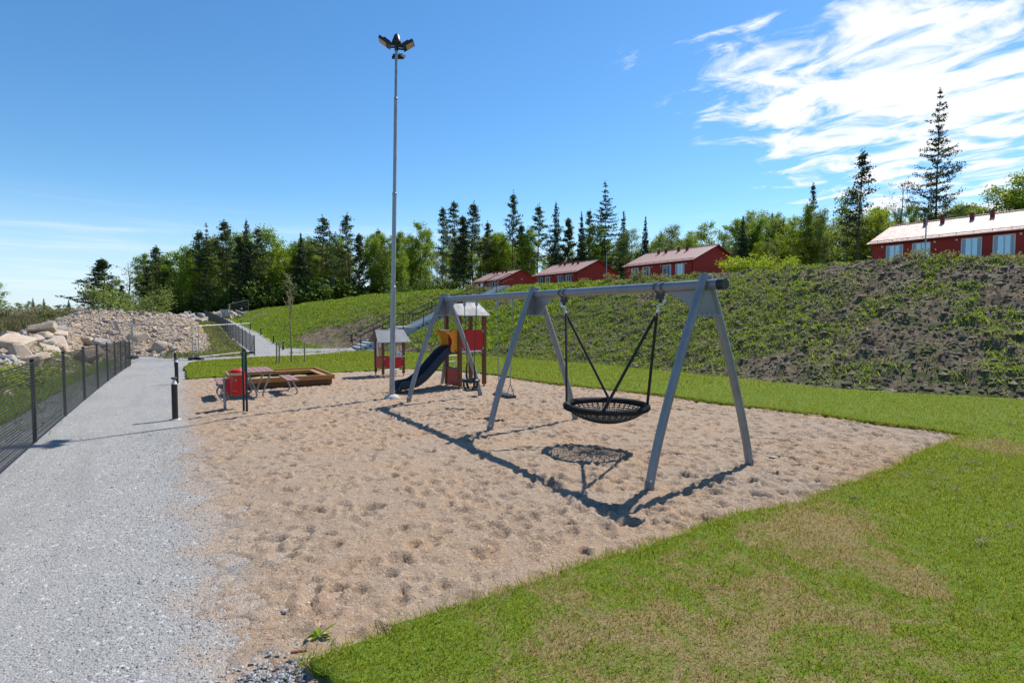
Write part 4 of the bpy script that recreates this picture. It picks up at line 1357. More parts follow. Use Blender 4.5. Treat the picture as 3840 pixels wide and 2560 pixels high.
# ------------------------------------------------------------------ dark fence up the climbing path
hf = thing('path_fence', 'dark post and mesh fence climbing along the upper path', 'fence', (0, 0, 0))
def pf_xy(s):
    return to_xy(s, np.interp(s, [35.8, 52, 84], [-5.45, -5.75, -6.15]))
def pf_z(s):
    x, y = pf_xy(s); return float(path_level(np.array(float(s))))
fs_ = list(np.arange(35.8, 84, 1.95))
for i, s_ in enumerate(fs_):
    x, y = pf_xy(s_)
    r = .035 if i == 0 else .028
    part('post', MB().tube([(x, y, pf_z(s_) - .3), (x, y, pf_z(s_) + 1.30)], r, 8).lathe([(r + .006, 1.28), (r + .006, 1.31), (0, 1.33)], (x, y, pf_z(s_)), 8), M['black_metal'], hf)
for a, b in zip(fs_[:-1], fs_[1:]):
    pn = MB()
    (xa, ya), (xb, yb) = pf_xy(a), pf_xy(b); za, zb = pf_z(a), pf_z(b)
    for k in range(11):
        h = .05 + k * 1.17 / 10
        pn.bar((xa, ya, za + h), (xb, yb, zb + h), .004, .007 if k not in (0, 10) else .022)
    for k in range(14):
        t_ = (k + .5) / 14
        pn.bar((xa + (xb - xa) * t_, ya + (yb - ya) * t_, za + (zb - za) * t_ + .05), (xa + (xb - xa) * t_, ya + (yb - ya) * t_, za + (zb - za) * t_ + 1.22), .009, .009)
    part('mesh_panel', pn, M['wire'], hf)
xa, ya = pf_xy(35.8); xb, yb = pf_xy(37.75)
part('brace', MB().tube([(xa, ya, pf_z(35.8) + 1.05), (xb, yb, pf_z(37.75) + .05)], .02, 8), M['black_metal'], hf)
for s_, w in ((43, 'lowest'), (50, 'second'), (57.5, 'third'), (66, 'highest')):
    bollard(site(s_, -3.25), f'{w} of the white topped bollards seen over the climbing fence')


# ------------------------------------------------------------------ site hoarding panels of galvanised mesh
def mesh_panel(a, b, label, h=1.95, plate=False):
    a = Vector(a); b = Vector(b)
    o = thing('fence_panel', label, 'fence panel', a, 0, 'galvanised mesh site fence panels')
    d = b - a
    f = MB()
    r = .021
    f.tube([(0, 0, .05), (0, 0, h)], r, 8).tube([d, d + Vector((0, 0, h))], r, 8)
    f.tube([Vector((0, 0, h)), d + Vector((0, 0, h))], r, 8).tube([Vector((0, 0, .14)), d + Vector((0, 0, .14))], r, 8)
    part('frame', f, M['galv'], o)
    w = MB()
    n = int(d.length / .14)
    for k in range(1, n):
        w.bar(d * (k / n) + Vector((0, 0, .14)), d * (k / n) + Vector((0, 0, h)), .004)
    for k in range(1, 8):
        w.bar(Vector((0, 0, .14 + (h - .14) * k / 8)), d + Vector((0, 0, .14 + (h - .14) * k / 8)), .004)
    part('wire_mesh', w, M['galv'], o)
    for q in (Vector((0, 0, 0)), d):
        part('foot', MB().box(q + Vector((0, 0, .06)), (.24, .62, .13), rz=math.atan2(d.y, d.x), taper=.85), M['black_plastic'], o)
    if plate:
        part('tag_plate', MB().box(d * .07 + Vector((0, -.03, h - .25)), (.24, .01, .13), rz=math.atan2(d.y, d.x)), M['yellow'], o)
    return o


def gxy(x, y, dz=.02):
    return (x, y, float(zt(x, y)) + dz)


mesh_panel(gxy(-18.25, 32.4), gxy(-16.95, 36.0), 'mesh site fence panel in front of the grassy bank, ending at the climbing fence', plate=True)
mesh_panel(gxy(-22.0, 32.3), gxy(-18.55, 32.3), 'mesh site fence panel across the end of the path in front of the rubble')
mesh_panel(gxy(-25.0, 34.6), gxy(-22.2, 32.5), 'mesh site fence panel behind the far end of the net fence')
x, y = to_xy(92, -1.5)
mesh_panel(gxy(sight(525, 92), 92), gxy(sight(572, 95), 95), 'distant mesh fence panel on the hill edge below the wood')

# ------------------------------------------------------------------ stairs up the embankment
ST_S, ST_P, STW = 36.65, 1.6, 2.2
st0 = site(ST_S, ST_P)
st = thing('stairs', 'grey block stairs with black handrails climbing the embankment', 'stairs', (st0.x, st0.y, -.70), PHI)
x = 0.0; z = 0.0; track = [(0, 0)]
RUN, RISE = .345, .160
for fl_, nst in enumerate((10, 10, 11)):
    for k in range(nst):
        z += RISE
        part('step', MB().box((x + RUN / 2 + .02, STW / 2, z - .10), (RUN + .05, STW, .20)), M['step_stone'], st, bevel=.008)
        x += RUN
    track.append((x, z))
    if fl_ < 2:
        part('landing', MB().box((x + .5, STW / 2, z - .075), (1.06, STW + .02, .17)), M['concrete'], st)
        x += 1.0
        track.append((x, z))
part('string', MB().prism([(a, b - .19) for a, b in track] + [(a, b - .6) for a, b in reversed(track)], (0, -.06, 0), (1, 0, 0), (0, 0, 1), .10), M['concrete'], st)
part('string', MB().prism([(a, b - .19) for a, b in track] + [(a, b - .6) for a, b in reversed(track)], (0, STW + .06, 0), (1, 0, 0), (0, 0, 1), .10), M['concrete'], st)
xs_ = [a for a, b in track]; zs_ = [b for a, b in track]
for yy in (.0, STW):
    for hh, r in ((.98, .036), (.52, .024)):
        pts = [(-.25, yy, hh)] + [(a, yy, b + hh) for a, b in track] + [(track[-1][0] + .3, yy, track[-1][1] + hh)]
        part('handrail', MB().tube(pts, r, 8), M['black_metal'], st)
    for a in np.arange(.1, track[-1][0] + .2, 1.62):
        b = float(np.interp(a, xs_, zs_))
        part('baluster', MB().tube([(a, yy, b - .15), (a, yy, b + .98)], .03, 8), M['black_metal'], st)
bollard(site(39.25, 8.4), 'black bollard light halfway up beside the stairs')
bollard(site(36.3, 15.3), 'black bollard light at the top of the stairs')

# ------------------------------------------------------------------ red houses
HB = 8.0
def house_meshes():
    hm = {}
    L, D, EH, RH = 15.0, 10.6, 2.75, 2.45
    ov = .45
    y0, y1 = -.45, L + .45
    slope = RH / (D / 2)
    def roof(front):
        nr = 18; nc = int((y1 - y0) / .0625)
        ys = np.linspace(y0, y1, nc + 1)
        xe = -ov if front else D + ov
        xr = D / 2
        rows = []
        for k in range(nr):
            for e in (0, .94):
                f = (k + e) / nr
                rows.append((xe + (xr - xe) * f, EH - ov * slope + (RH + ov * slope) * f + .055 - .018 * e / .94))
        wave = .028 * np.abs(np.sin(np.pi * (ys - y0) / .25))
        V = np.array([(rx, yy, rz + w) for rx, rz in rows for yy, w in zip(ys, wave)])
        n, m = len(rows), len(ys)
        i = np.arange(n * m).reshape(n, m)
        Fq = np.stack([i[:-1, :-1], i[1:, :-1], i[1:, 1:], i[:-1, 1:]], -1).reshape(-1, 4)
        if front:
            Fq = Fq
        else:
            Fq = Fq[:, ::-1]
        return np_mesh('roof_tiles', V, Fq, M['tile_red'], False)
    hm['roof_front'] = roof(True); hm['roof_back'] = roof(False)
    deck = MB()
    for sgn, xe in ((1, -ov), (-1, D + ov)):
        ez = EH - ov * slope
        deck.add([(xe, y0 + .03, ez), (xe, y1 - .03, ez), (D / 2, y1 - .03, EH + RH), (D / 2, y0 + .03, EH + RH),
                  (xe, y0 + .03, ez - .14), (xe, y1 - .03, ez - .14), (D / 2, y1 - .03, EH + RH - .14), (D / 2, y0 + .03, EH + RH - .14)],
                 [(0, 1, 2, 3), (7, 6, 5, 4), (0, 4, 5, 1), (1, 5, 6, 2), (2, 6, 7, 3), (3, 7, 4, 0)])
    hm['deck'] = deck.mesh('roof_deck')
    w = MB().box((.06, L / 2, EH / 2 - .5), (.12, L, EH + 1.0 - .06)).box((D - .06, L / 2, EH / 2 - .5), (.12, L, EH + .94))
    g5 = [(.0, -1), (D, -1), (D, EH - .03), (D / 2, EH + RH - .16), (0, EH - .03)]
    w.prism(g5, (0, .06, 0), (1, 0, 0), (0, 0, 1), .12).prism(g5, (0, L - .06, 0), (1, 0, 0), (0, 0, 1), .12)
    hm['wall'] = w.mesh('wall')
    cb = MB()
    k = -0.9
    for yy in (.0, L):
        z = .1
        while z < EH + RH - .35:
            lim = 0 if z < EH else (z - EH) / RH * D / 2 + .12
            sgn = -1 if yy == 0 else 1
            cb.box((D / 2, yy + sgn * .008, z), (D - 2 * lim - .02, .022, .13))
            z += .145
    z = .1
    while z < EH - .2:
        for a, b in ((.02, 1.55), (3.35, 4.25), (6.05, 8.85), (10.65, 11.55), (13.35, L - .02)):
            if z < 2.3:
                cb.box((-.008, L - (a + b) / 2, z), (.022, b - a, .13))
        if z >= 2.3:
            cb.box((-.008, L / 2, z), (.022, L - .04, .13))
        z += .145
    hm['cladding'] = cb.mesh('cladding')
    return hm, L, D, EH, RH


HM, HL, HD, HE, HR = house_meshes()
for k, mt in (('roof_front', None), ('roof_back', None), ('deck', 'trim_red'), ('wall', 'house_red'), ('cladding', 'house_red')):
    if mt: HM[k].materials.append(M[mt])
WINS = (1.6, 4.3, 8.9, 11.6)
def wmesh(fn):
    return fn.mesh('m')
fm = MB(); ww_, wh_ = 1.70, 2.12
for a, b in (((0, 0), (ww_, 0)), ((0, wh_), (ww_, wh_)), ((0, 0), (0, wh_)), ((ww_, 0), (ww_, wh_)), ((ww_ / 2, 0), (ww_ / 2, wh_))):
    fm.bar((0, a[0], a[1]), (0, b[0], b[1]), .09, .09)
FRAME = wmesh(fm); FRAME.materials.append(M['frame_white'])
PANE = wmesh(MB().box((.01, ww_ / 4, wh_ / 2), (.02, ww_ / 2 - .08, wh_ - .08))); PANE.materials.append(M['glass'])
CURT = wmesh(MB().box((-.006, .2, wh_ / 2), (.008, .30, wh_ - .12))); CURT.materials.append(M['curtain'])
LAMPM = wmesh(MB().box((-.06, 0, 0), (.12, .18, .18))); LAMPM.materials.append(M['frame_white'])
VENT = wmesh(MB().box((0, 0, .30), (.34, .34, .80)).box((0, 0, .72), (.42, .42, .06)).box((0, 0, .80), (.30, .30, .10))); VENT.materials.append(M['trim_red'])


def red_house(s0, p0, label):
    x, y = to_xy(s0, p0)
    h = thing('red_house', label, 'house', (x, y, HB), PHI, 'red timber houses on the hill')
    h.scale = (1.06, 1.05, 1.03)
    part('wall', HM['wall'], None, h)
    c = part('cladding', HM['cladding'], None, h); c['kind'] = 'stuff'
    rf = part('roof', HM['deck'], None, h)
    for k in ('roof_front', 'roof_back'):
        t_ = part('roof_tiles', HM[k], None, rf); t_['kind'] = 'stuff'
    part('ridge_tile', MB().tube([(HD / 2, -.45, HE + HR + .06), (HD / 2, HL + .45, HE + HR + .06)], .11, 8), M['tile_red'], rf)
    part('gutter', MB().tube([(-.52, -.45, HE - .26), (-.52, HL + .45, HE - .26)], .06, 8), M['trim_red'], rf)
    for yy in (-.46, HL + .46):
        for sg_ in (0, 1):
            xe = -.46 if sg_ == 0 else HD + .46
            part('bargeboard', MB().bar((xe, yy, HE - .26), (HD / 2, yy, HE + HR - .04), .03, .24), M['trim_red'], rf)
    gr = MB().tube([(-.10, -.3, HE + .17), (-.10, HL + .3, HE + .17)], .022, 6).tube([(-.10, -.3, HE + .09), (-.10, HL + .3, HE + .09)], .016, 6)
    for yy in np.arange(.4, HL, 1.55):
        gr.box((-.10, yy, HE + .10), (.06, .04, .20))
    part('snow_guard', gr, M['trim_red'], rf)
    for a in (3.7, 5.4, 8.2, 10.0):
        v = part('roof_vent', VENT, None, rf); v.location = (HD / 2 - 1.0, HL - a, HE + HR - .50)
    part('downpipe', MB().tube([(-.50, .10, HE - .30), (-.10, .10, HE - .62), (-.07, .10, -.8)], .045, 8), M['trim_red'], h)
    for a in WINS:
        w = link(bpy.data.objects.new('window', None)); w.parent = h; w.location = (-.03, HL - a - ww_, .06); w.empty_display_size = .1
        part('frame', FRAME, None, w)
        for k in (0, 1):
            pn = part('pane', PANE, None, w); pn.location = (0, k * ww_ / 2, 0)
        for yy in (.0, ww_ - .4):
            if random.random() < .6:
                cu = part('curtain', CURT, None, w); cu.location = (0, yy, 0)
    for a in (3.8, 11.1):
        part('window_board', MB().box((-.035, HL - a, 2.40), (.05, 4.9, .07)), M['trim_red'], h)
    for a in (1.15, 6.45, 8.45, 13.75):
        l_ = part('wall_lamp', LAMPM, None, h); l_.location = (-.0, HL - a, 2.15)
    return h


red_house(17.4, 65.6, 'red timber house at the right edge of the photo with pale tiled roof')
red_house(58.5, 62.2, 'third red timber house from the left, the largest of the three in the middle')
red_house(88.6, 62.0, 'second red timber house from the left, in the middle of the row')
red_house(118.6, 61.6, 'leftmost red timber house, seen above the stairs')

# a white window in the gable of the third house
# ------------------------------------------------------------------ street lamps by the houses, cabinet, marker
def street_lamp(u, d, vtop, label):
    x = sight(u, d); z0 = float(zt(x, d)); zt1 = height_at(vtop, d)
    o = thing('street_lamp', label, 'street lamp', (x, d, z0), 0)
    part('pole', MB().tube([(0, 0, -.3), (0, 0, zt1 - z0)], [.07, .045], 10), M['galv'], o)
    part('lamp_head', MB().box((.18, 0, zt1 - z0 + .03), (.55, .2, .09), ry=R(-4)), M['galv'], o)
    return o


street_lamp(1392, 80, 583, 'slim grey street lamp beside the second red house')
street_lamp(2119, 48, 494, 'slim grey street lamp in front of the right hand red house')
cx_, cd_ = sight(517, 84), 84
cb = thing('electric_cabinet', 'pale grey cabinet at the top of the climbing path', 'cabinet', gxy(cx_, cd_, 0), R(10))
part('body', MB().box((0, 0, .62), (1.15, .45, 1.25)), M['cabinet'], cb, bevel=.02)
part('roof_plate', MB().box((0, 0, 1.27), (1.22, .52, .05)), M['cabinet'], cb)
part('door_seam', MB().box((0, -.228, .62), (.015, .012, 1.1)), M['black_metal'], cb)
mk = thing('marker_post', 'yellow marker post beside the grey cabinet', 'post', gxy(cx_ + .75, cd_, 0))
part('post', MB().tube([(0, 0, -.2), (0, 0, 1.0)], .05, 8), M['white'], mk)
part('sleeve', MB().tube([(0, 0, 1.0), (0, 0, 2.0)], .06, 8), M['yellow'], mk)


# ------------------------------------------------------------------ boulders and rubble
def rock_mesh(seed, flat=.7, rough=.25):
    rg_ = np.random.default_rng(seed)
    bm = bmesh.new()
    pts = rg_.normal(0, 1, (15, 3)); pts /= np.linalg.norm(pts, axis=1)[:, None]
    pts *= rg_.uniform(.8, 1.1, (15, 1)); pts *= (1, rg_.uniform(.6, .95), flat)
    for p_ in pts:
        bm.verts.new(p_)
    r_ = bmesh.ops.convex_hull(bm, input=bm.verts)
    bmesh.ops.delete(bm, geom=[v for v in bm.verts if not v.link_faces], context='VERTS')
    bmesh.ops.bevel(bm, geom=list(bm.edges), offset=.07, segments=1, affect='EDGES')
    me = bpy.data.meshes.new('boulder')
    bm.to_mesh(me); bm.free()
    return me


def slab_mesh(seed):
    rg_ = np.random.default_rng(seed)
    bm = bmesh.new()
    for sx in (-1, 1):
        for sy in (-.62, .62):
            for sz in (-.36, .36):
                bm.verts.new((sx * rg_.uniform(.8, 1.1), sy * rg_.uniform(.75, 1.1), sz * rg_.uniform(.75, 1.1)))
    bmesh.ops.convex_hull(bm, input=bm.verts)
    bmesh.ops.bevel(bm, geom=list(bm.edges), offset=.06, segments=1, affect='EDGES')
    me = bpy.data.meshes.new('boulder')
    bm.to_mesh(me); bm.free()
    return me


ROCKS = [rock_mesh(k, f) for k, f in ((1, .6), (2, .75), (3, .55), (4, .8), (5, .65))] + [slab_mesh(k) for k in (11, 12, 13)]
ROCKS_G = [m_.copy() for m_ in ROCKS]
for m_ in ROCKS: m_.materials.append(M['rock'])
for m_ in ROCKS_G: m_.materials.append(M['rock_grey'])


def boulder(s, p, size, label, group=None, kind=None, grey=False, rot=None, dz=.25, z=None):
    me = (ROCKS_G if grey else ROCKS)[random.randrange(8) if kind is None else kind]
    o = link(bpy.data.objects.new('boulder', me))
    x, y = to_xy(s, p)
    o.location = (x, y, (rub_z(s, p) if z is None else z) + size * dz)
    o.scale = (size, size * random.uniform(.8, 1.1), size * random.uniform(.8, 1.1))
    o.rotation_euler = rot if rot else (random.uniform(-.5, .5), random.uniform(-.5, .5), random.uniform(0, 6.28))
    return tag(o, label, 'boulder', group)


def b_uv(u, d):
    x = sight(u, d); s, p = to_sp(x, d); return float(s), float(p)


boulder(*b_uv(197, 29), .92, 'huge pale slab tilted in the middle of the rubble heap', kind=5, rot=(R(-14), R(22), R(150)), dz=.35)
boulder(*b_uv(365, 34.5), .62, 'square block lying at the foot of the rubble by the path end', kind=3, rot=(R(6), R(-8), R(30)), dz=.4)
boulder(*b_uv(313, 36.5), .95, 'broad orange stained boulder just above the end of the net fence', kind=1, rot=(R(5), R(-4), R(15)), dz=.2)
boulder(*b_uv(110, 27), .45, 'flat leaning boulder at the left of the rubble heap', kind=5, rot=(R(35), R(18), R(60)), dz=.45)
boulder(*b_uv(140, 30), .48, 'reddish boulder behind the leaning flat boulder', kind=6, rot=(R(8), R(12), R(100)), dz=.4)
boulder(*b_uv(60, 25), .42, 'pale boulder low in the left part of the rubble', kind=2, dz=.4)
boulder(*b_uv(36, 20), .5, 'dark shaded boulder near the left edge of the photo', kind=4, grey=True, dz=.15)
boulder(*b_uv(232, 34), .60, 'grey cut stone lying behind the huge pale slab', kind=0, grey=True, rot=(R(10), R(20), R(40)), dz=.4)
up = boulder(*b_uv(270, 38), .40, 'thin stone standing upright on top of the rubble', kind=5, rot=(R(5), R(72), R(40)), dz=.9)
up.scale = (.62, .22, .3)
cnt = 0
tries = 0
while cnt < 150 and tries < 4000:
    tries += 1
    s = random.uniform(9, 60); p = random.uniform(-23, -8)
    pr = float(rubble_profile(np.array(s), np.array(p)))
    if pr < .25 or random.random() > .35 + pr * .5:
        continue
    x, y = to_xy(s, p)
    if abs(x) > y * .93 + 1:
        continue
    sz_ = random.uniform(.2, .62) * (1.3 if s < 40 and p < -13.6 else .6)
    lab = ('large' if sz_ > .42 else 'small' if sz_ < .27 else 'medium sized') + ' broken rock in the rubble ' + ('behind the net fence' if s < 30 else 'behind the end of the path' if p > -13.6 else 'left of the path end')
    boulder(s, p, sz_, lab, lab.replace(' rock', ' rocks'), dz=.32)
    cnt += 1
for k in range(80):
    u = random.uniform(372, 470); d = random.uniform(62, 72)
    s, p = b_uv(u, d)
    zg = height_at(np.interp(u, [372, 400, 430, 455, 470], [736, 722, 716, 720, 722]), 68) - .2
    lo = float(zt(*to_xy(s, p)))
    f = random.random() ** .7
    o = boulder(s, p, random.uniform(.35, .75), 'grey white quarried block in the far stone pile', 'blocks in the far stone pile', grey=random.random() < .6, z=lo + (max(zg - lo, .3)) * f * max(.15, 1 - abs(d - 67.5) / 6), dz=.1)
for k in range(36):
    s = random.uniform(82, 92); p = random.uniform(-5.2, -1.5)
    boulder(s, p, random.uniform(.3, .6), 'pale pink block in the row of stones behind the climbing fence', 'blocks at the top of the climbing path', z=zs(s, p) + random.uniform(0, .8), dz=.2)
# small rubble
g = np.random.default_rng(37)
n = 42000
s = g.uniform(6, 66, n); p = g.uniform(-26, -7, n)
pr = rubble_profile(s, p)
keep = (pr > .06) & (g.random(n) < .55)
s = s[keep]; p = p[keep]; x, y = to_xy(s, p)
fi = np.abs(x) < y * .95 + 1
s = s[fi]; p = p[fi]; x = x[fi]; y = y[fi]
o = pebbles(s, p, zt(x, y) + rub_h(s, p) + .02, g.uniform(.04, .15, len(s)) * (1 + (g.random(len(s)) > .93)), g, M['rock'], 'rubble_stones', 'small broken stones covering the rubble heap')
o['category'] = 'rubble'
n = 2600
s = g.uniform(-8, 40, n); p = g.uniform(2, 14, n)
ok = emb_mask(s, p)
s = s[ok]; p = p[ok]
pebbles(s, p, emb_z(s, p), g.uniform(.015, .06, len(s)), g, M['rock_grey'], 'bank_stones', 'small stones strewn over the soil bank')

# ------------------------------------------------------------------ trees
def leaves(centres, size, rng, flat=0.0, droop=0.0):
    """one small diamond face per centre"""
    c = np.asarray(centres, float); n = len(c)
    a = rng.normal(0, 1, (n, 3)); a[:, 2] *= (1 - flat)
    if droop: a[:, 2] -= droop
    a /= np.linalg.norm(a, axis=1)[:, None] + 1e-9
    b = rng.normal(0, 1, (n, 3)); b[:, 2] *= (1 - flat)
    b -= a * np.sum(a * b, 1)[:, None]
    b /= np.linalg.norm(b, axis=1)[:, None] + 1e-9
    s = (size * rng.uniform(.6, 1.4, n))[:, None]
    V = np.stack([c - a * s, c + b * s * .6, c + a * s, c - b * s * .6], 1).reshape(-1, 3)
    return V, np.arange(4 * n).reshape(-1, 4)


def wood(paths):
    m = MB()
    for pts, r0, r1, n in paths:
        k = len(pts)
        m.tube(pts, [r0 + (r1 - r0) * i / (k - 1) for i in range(k)], n, cap=False)
    return m


def sub_path(a, d, L, n, rng, bend=.25, up=0.0):
    pts = [np.array(a, float)]; d = np.array(d, float)
    for i in range(n):
        d = d + rng.normal(0, bend, 3) * .5 + np.array([0, 0, up])
        d /= np.linalg.norm(d)
        pts.append(pts[-1] + d * L / n)
    return pts


def tree_birch(seed, H_=15.0, W=2.6, nleaf=2600, leaf=.20, mat='birch_leaf', bark='birch_bark', low=.22, weep=.5, sparse=1.0, trunk_r=.13):
    rng = np.random.default_rng(seed)
    lean = rng.normal(0, .03, 2)
    tp = [np.array([lean[0] * h * 1.0 + .12 * math.sin(h * .5 + seed), lean[1] * h + .10 * math.cos(h * .43 + seed), h]) for h in np.linspace(-.4, H_ * .97, 12)]
    paths = [(tp, trunk_r, .02, 7)]
    cen = []
    nb = 34
    for k in range(nb):
        f = low + (1 - low) * (k + rng.random()) / nb
        b = tp[0] + 0; h = f * H_ * .97
        i = np.interp(h, [q[2] for q in tp], range(len(tp))); i0 = int(min(i, len(tp) - 2)); b = tp[i0] + (tp[i0 + 1] - tp[i0]) * (i - i0)
        r = W * (math.sin(math.pi * min(1, (f - low) / (1 - low) * .86 + .10)) ** .8) * rng.uniform(.65, 1.15) + .25
        az = rng.uniform(0, 6.283)
        d = np.array([math.cos(az), math.sin(az), rng.uniform(.35, .9)])
        pts = sub_path(b, d / np.linalg.norm(d), r * 1.25, 5, rng, .22, -.05)
        paths.append((pts, .035 * (1.2 - f) + .012, .006, 4))
        m = int(nleaf / nb * (.5 + r / W))
        nc = max(3, int(r * 3.0))
        for j in range(nc):
            t = rng.uniform(.25, 1.05); i1 = min(4, int(t * 5)); cpt = pts[i1] + (pts[i1 + 1] - pts[i1]) * (t * 5 - i1)
            mm = max(2, int(m / nc))
            q = cpt + rng.normal(0, 1, (mm, 3)) * np.array([.36, .36, .30]) * rng.uniform(.6, 1.3)
            q[:, 2] -= np.abs(rng.normal(0, weep, mm)) * .7
            cen.append(q)
    cen = np.concatenate(cen)
    if sparse < 1: cen = cen[rng.random(len(cen)) < sparse]
    V, F = leaves(cen, leaf, rng)
    return wood(paths).mesh('trunk'), np_mesh('crown', V, F, M[mat]), H_, bark


def tree_pine(seed, H_=18.0, W=2.2, bare=.48, nclump=120, per=26, leaf=.17, lean=0.0, mat='pine_needle', side=0.0):
    rng = np.random.default_rng(seed)
    wv = rng.uniform(0, 6)
    tp = [np.array([lean * h / H_ * 2 + .18 * math.sin(h * .35 + wv), .15 * math.cos(h * .3 + wv), h]) for h in np.linspace(-.4, H_ * .985, 14)]
    paths = [(tp, .19, .025, 8)]
    cen = []
    nb = int(nclump / 3)
    hs = [q[2] for q in tp]
    for k in range(nb):
        f = bare + (1 - bare) * ((k + rng.random()) / nb)
        h = f * H_ * .985
        i = np.interp(h, hs, range(len(tp))); i0 = int(min(i, len(tp) - 2)); b = tp[i0] + (tp[i0 + 1] - tp[i0]) * (i - i0)
        g_ = (f - bare) / (1 - bare)
        r = W * (1 - g_ ** 1.6) * rng.uniform(.45, 1.1) + .22
        az = rng.uniform(0, 6.283)
        if side and rng.random() < .5: az = math.pi + rng.normal(0, .6); r *= 1 + side * (1 - g_)
        d = np.array([math.cos(az), math.sin(az), rng.uniform(-.10, .35) + .3 * g_])
        pts = sub_path(b, d / np.linalg.norm(d), r, 4, rng, .16, .05)
        paths.append((pts, .04 * (1.1 - g_) + .01, .01, 4))
        for j in range(3):
            t = (.45, .78, 1.0)[j]
            i1 = min(3, int(t * 4)); cpt = pts[i1] + (pts[i1 + 1] - pts[i1]) * (t * 4 - i1)
            sc = rng.uniform(.26, .46) * (.75 + .25 * (1 - g_))
            q = cpt + rng.normal(0, 1, (per, 3)) * np.array([sc, sc, sc * .38]) + (0, 0, .1)
            cen.append(q)
    for k in range(5):
        h = rng.uniform(.12, max(bare, .2)) * H_
        i = np.interp(h, hs, range(len(tp))); i0 = int(min(i, len(tp) - 2)); b = tp[i0]
        az = rng.uniform(0, 6.283)
        paths.append((sub_path(b, (math.cos(az), math.sin(az), .05), rng.uniform(.4, 1.1), 3, rng), .025, .006, 4))
    top = tp[-1] + rng.normal(0, 1, (40, 3)) * np.array([.18, .18, .4])
    cen.append(top)
    V, F = leaves(np.concatenate(cen), leaf, rng, .25)
    return wood(paths).mesh('trunk'), np_mesh('crown', V, F, M[mat]), H_, 'pine_bark'


def tree_spruce(seed, H_=18.0, W=2.3, low=.12, whorls=26, per=46, leaf=.16, mat='spruce_needle', irregular=.25, up=0.0, droop=.35, hang=.3):
    rng = np.random.default_rng(seed)
    tp = [np.array([.05 * math.sin(h + seed), .05 * math.cos(h * .8), h]) for h in np.linspace(-.4, H_, 10)]
    paths = [(tp, .19, .012, 7)]
    cen = []
    for k in range(whorls):
        f = low + (1 - low) * ((k + rng.uniform(0, .6)) / whorls)
        h = f * H_; g_ = (f - low) / (1 - low)
        nb = 7 if g_ < .7 else 5
        for j in range(nb):
            r = (W * (1 - g_) ** .85 + .12) * rng.uniform(1 - irregular * 2, 1 + irregular)
            if r < .1: continue
            az = j * 6.283 / nb + rng.uniform(-.5, .5) + k
            n_ = 5
            pts = []
            for t in np.linspace(0, 1, n_):
                dz = -droop * r * t + (droop * .75 + up) * r * t * t
                pts.append(np.array([math.cos(az) * r * t, math.sin(az) * r * t, h + dz]))
            paths.append((pts, .022 * (1 - g_) + .008, .004, 3))
            m = max(4, int(per * (r / W)))
            t = rng.uniform(.12, 1.0, m) ** .8
            q = np.stack([np.interp(t, np.linspace(0, 1, n_), [q_[i] for q_ in pts]) for i in range(3)], -1)
            q += rng.normal(0, 1, (m, 3)) * np.array([.12, .12, .05]) * (r ** .5)
            q[:, 2] -= np.abs(rng.normal(0, hang, m)) * .45
            cen.append(q)
    cen.append(np.array([0, 0, H_ * .98]) + rng.normal(0, 1, (24, 3)) * np.array([.08, .08, .3]))
    V, F = leaves(np.concatenate(cen), leaf, rng, 0, .3)
    return wood(paths).mesh('trunk'), np_mesh('crown', V, F, M[mat]), H_, 'bark'


def tree_bare(seed, H_=12.0, W=2.6, buds=700, mat='brown_bud', leaf=.10):
    rng = np.random.default_rng(seed)
    tp = [np.array([.1 * math.sin(h), .1 * math.cos(h), h]) for h in np.linspace(-.4, H_ * .9, 9)]
    paths = [(tp, .15, .015, 6)]
    tips = []
    for k in range(26):
        f = .2 + .75 * (k + rng.random()) / 26
        b = tp[int(f * 8)]
        az = rng.uniform(0, 6.283); r = W * (1.15 - f * .75)
        d = np.array([math.cos(az), math.sin(az), 1.15]); d /= np.linalg.norm(d)
        pts = sub_path(b, d, r * 1.4, 6, rng, .16, .03)
        paths.append((pts, .04 * (1.1 - f) + .008, .005, 4))
        for j in range(6):
            i1 = rng.integers(2, 6); q = pts[i1]
            d2 = d + rng.normal(0, .6, 3); d2 /= np.linalg.norm(d2)
            p2 = sub_path(q, d2, rng.uniform(.5, 1.3), 4, rng, .2)
            paths.append((p2, .011, .004, 3))
            tips += p2[2:]
            for _ in range(2):
                d3 = d2 + rng.normal(0, .6, 3); d3 /= np.linalg.norm(d3)
                p3 = sub_path(p2[2], d3, rng.uniform(.3, .7), 3, rng, .2)
                paths.append((p3, .007, .003, 3)); tips += p3[1:]
    tips = np.array(tips)
    q = tips[rng.integers(0, len(tips), buds)] + rng.normal(0, .07, (buds, 3))
    V, F = leaves(q, leaf, rng)
    return wood(paths).mesh('trunk'), np_mesh('crown', V, F, M[mat]), H_, 'bark'


def bush(seed, H_=2.6, W=1.6, n=1500, leaf=.13, mat='bush_leaf'):
    rng = np.random.default_rng(seed)
    paths = []; cen = []
    for k in range(16):
        az = rng.uniform(0, 6.283)
        d = np.array([math.cos(az) * .6, math.sin(az) * .6, 1.0]); d /= np.linalg.norm(d)
        pts = sub_path((rng.normal(0, .25), rng.normal(0, .25), -.2), d, H_ * rng.uniform(.6, 1.05), 5, rng, .25)
        paths.append((pts, .025, .006, 4))
        for j in range(4):
            c = pts[rng.integers(2, 6)] * np.array([W / 1.2, W / 1.2, 1])
            q = c + rng.normal(0, 1, (n // 64, 3)) * np.array([.30 * W / 1.6, .30 * W / 1.6, .25 * H_ / 2.6])
            q[:, 2] = np.maximum(q[:, 2], .05)
            cen.append(q)
    V, F = leaves(np.concatenate(cen), leaf, rng)
    return wood(paths).mesh('stems'), np_mesh('foliage', V, F, M[mat]), H_, 'bark'


